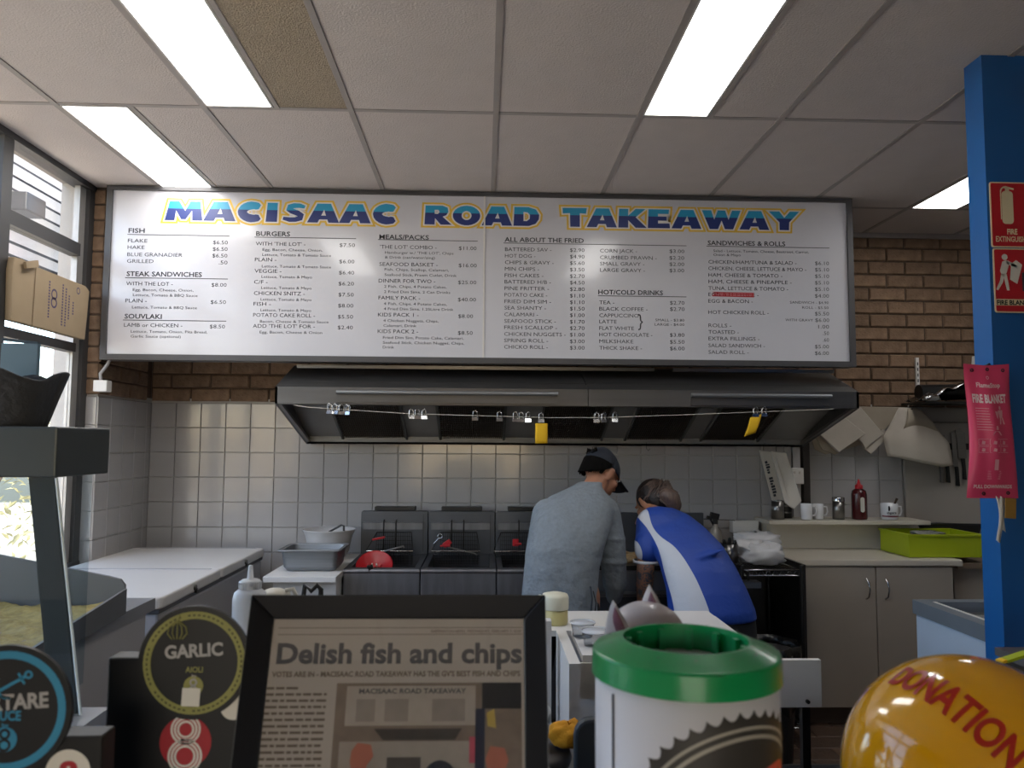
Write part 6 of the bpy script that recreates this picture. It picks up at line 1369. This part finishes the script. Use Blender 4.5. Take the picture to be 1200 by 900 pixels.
part('jug', MB().lathe([(.001, zb_), (.028, zb_), (.034, zb_+.05), (.035, zb_+.062), (.032, zb_+.062), (.026, zb_+.008), (.001, zb_+.005)], (-.475, 1.85, 0), 28), M_iv, t)
part('lid', MB().lathe([(.036, zb_+.0625), (.034, zb_+.072), (.015, zb_+.08), (.001, zb_+.081)], (-.475, 1.85, 0), 28), M_iv, t)
part('handle', MB().tube([(-.447, 1.84, zb_+.078), (-.43, 1.835, zb_+.082), (-.421, 1.835, zb_+.065), (-.425, 1.835, zb_+.035), (-.443, 1.84, zb_+.022)], .005, 10), M_iv, t)
t = thing('black_scoop', (-.39, 1.88, 1.113), 'small black scoop with upright grip beside the ivory jug', 'scoop')
part('cup', MB().lathe([(.001, zb_), (.02, zb_), (.024, zb_+.05), (.021, zb_+.05), (.017, zb_+.004), (.001, zb_+.004)], (-.392, 1.88, 0), 20), M_blackp, t); part('grip', MB().tube([(-.415, 1.87, zb_+.05), (-.41, 1.865, zb_+.085), (-.395, 1.865, zb_+.072), (-.382, 1.865, zb_+.085), (-.374, 1.87, zb_+.075), (-.374, 1.87, zb_+.04)], .006, 8), M_blackp, t)
# ---- between frame and tin
t = thing('kitchen_chair', (.3, 1.55, 0), 'dark slate plastic chair back showing between the frame and the white tin', 'chair')
M_ch = mat('slate_plastic', '#30363d', .5)
part('backrest', MB().prism(rrect(.168, .50, .72, 1.035, .03), lambda u, v, w: (u, 1.45+w, v), .022), M_ch, t, bevel=.006); part('seat', MB().prism(rrect(.16, .51, 1.48, 1.85, .03), lambda u, v, w: (u, v, .44+w), .03), M_ch, t)
for x in (.185, .485):
    part('leg', MB().tube([(x, 1.462, 0), (x, 1.462, .8)], .012, 10), M_dsteel, t); part('leg', MB().tube([(x, 1.82, 0), (x, 1.82, .44)], .012, 10), M_dsteel, t)
t = thing('round_pail', (.10, 2.05, 0), 'white rimmed pail with dark ribbed sides beside the grey panel', 'pail')
part('pail', MB().lathe([(.001, 0), (.07, 0), (.085, .83), (.082, .83), (.067, .006), (.001, .006)], (.087, 2.05, 0), 32), M_blackp, t); part('rim', MB().lathe([(.082, .83), (.09, .832), (.092, .85), (.088, .858), (.06, .862), (.001, .862)], (.087, 2.05, 0), 32), mat('pale_rim', '#b9c0c6', .3), t)
for k in range(3): part('rib', MB().lathe([(.0845, .70+.035*k), (.087, .705+.035*k), (.087, .712+.035*k), (.0845, .715+.035*k)], (.087, 2.05, 0), 32), M_lg, t)
t = thing('yellow_cloth', (.18, 1.66, .9), 'folded yellow cleaning cloth on a dark ledge between the frame and the tin', 'cloth'); part('cloth', crumple((.175, 1.60, .955), (.04, .035, .022), 41, 22, 10), mat('yellow_cloth', '#d8961c', .9, bump=.4), t)
t = thing('dark_stool', (.14, 1.62, 0), 'dark round stool top under the yellow cloth', 'stool'); part('seat', MB().lathe([(.001, .90), (.085, .90), (.09, .915), (.085, .93), (.001, .932)], (.09, 1.60, 0), 28), M_gfr, t); part('pole', MB().tube([(.09, 1.60, .02), (.09, 1.60, .9)], .02, 12), M_dsteel, t); part('foot', MB().lathe([(.001, 0), (.13, 0), (.13, .015), (.02, .03), (.001, .03)], (.09, 1.60, 0), 28), M_dsteel, t)
t = thing('dark_carton', (1.33, 1.68, 0), 'black equipment box at the right edge behind the yellow dome', 'box'); part('box', MB().box(1.165, 1.5, 1.6, 1.76, 0, 1.06), M_blackp, t, bevel=.004); part('lid', MB().box(1.155, 1.51, 1.59, 1.77, 1.061, 1.078), M_gfr, t)
t = thing('lime_ruler', (1.16, 1.66, 1.079), 'lime green stick lying on the black box at the right edge', 'stick'); part('stick', MB().cbox((1.16, 1.66, 1.096), (.14, .02, .006), (0, -.2, .2)), M_lime, t); part('tip', MB().cbox((1.087, 1.645, 1.082), (.012, .018, .006), (0, -.2, .2)), M_yelt, t)
t = thing('rubber_floor_mat', (1.66, 3.5, 0), 'dark rubber mat on the slate floor in front of the cabinet', 'mat'); part('mat', MB().prism(rrect(1.35, 1.82, 3.2, 3.82, .02), lambda u, v, w: (u, v, .001+w), .012), M_ch, t); part('edge_strip', MB().box(1.36, 1.81, 3.795, 3.81, .0131, .016), M_gfr, t)
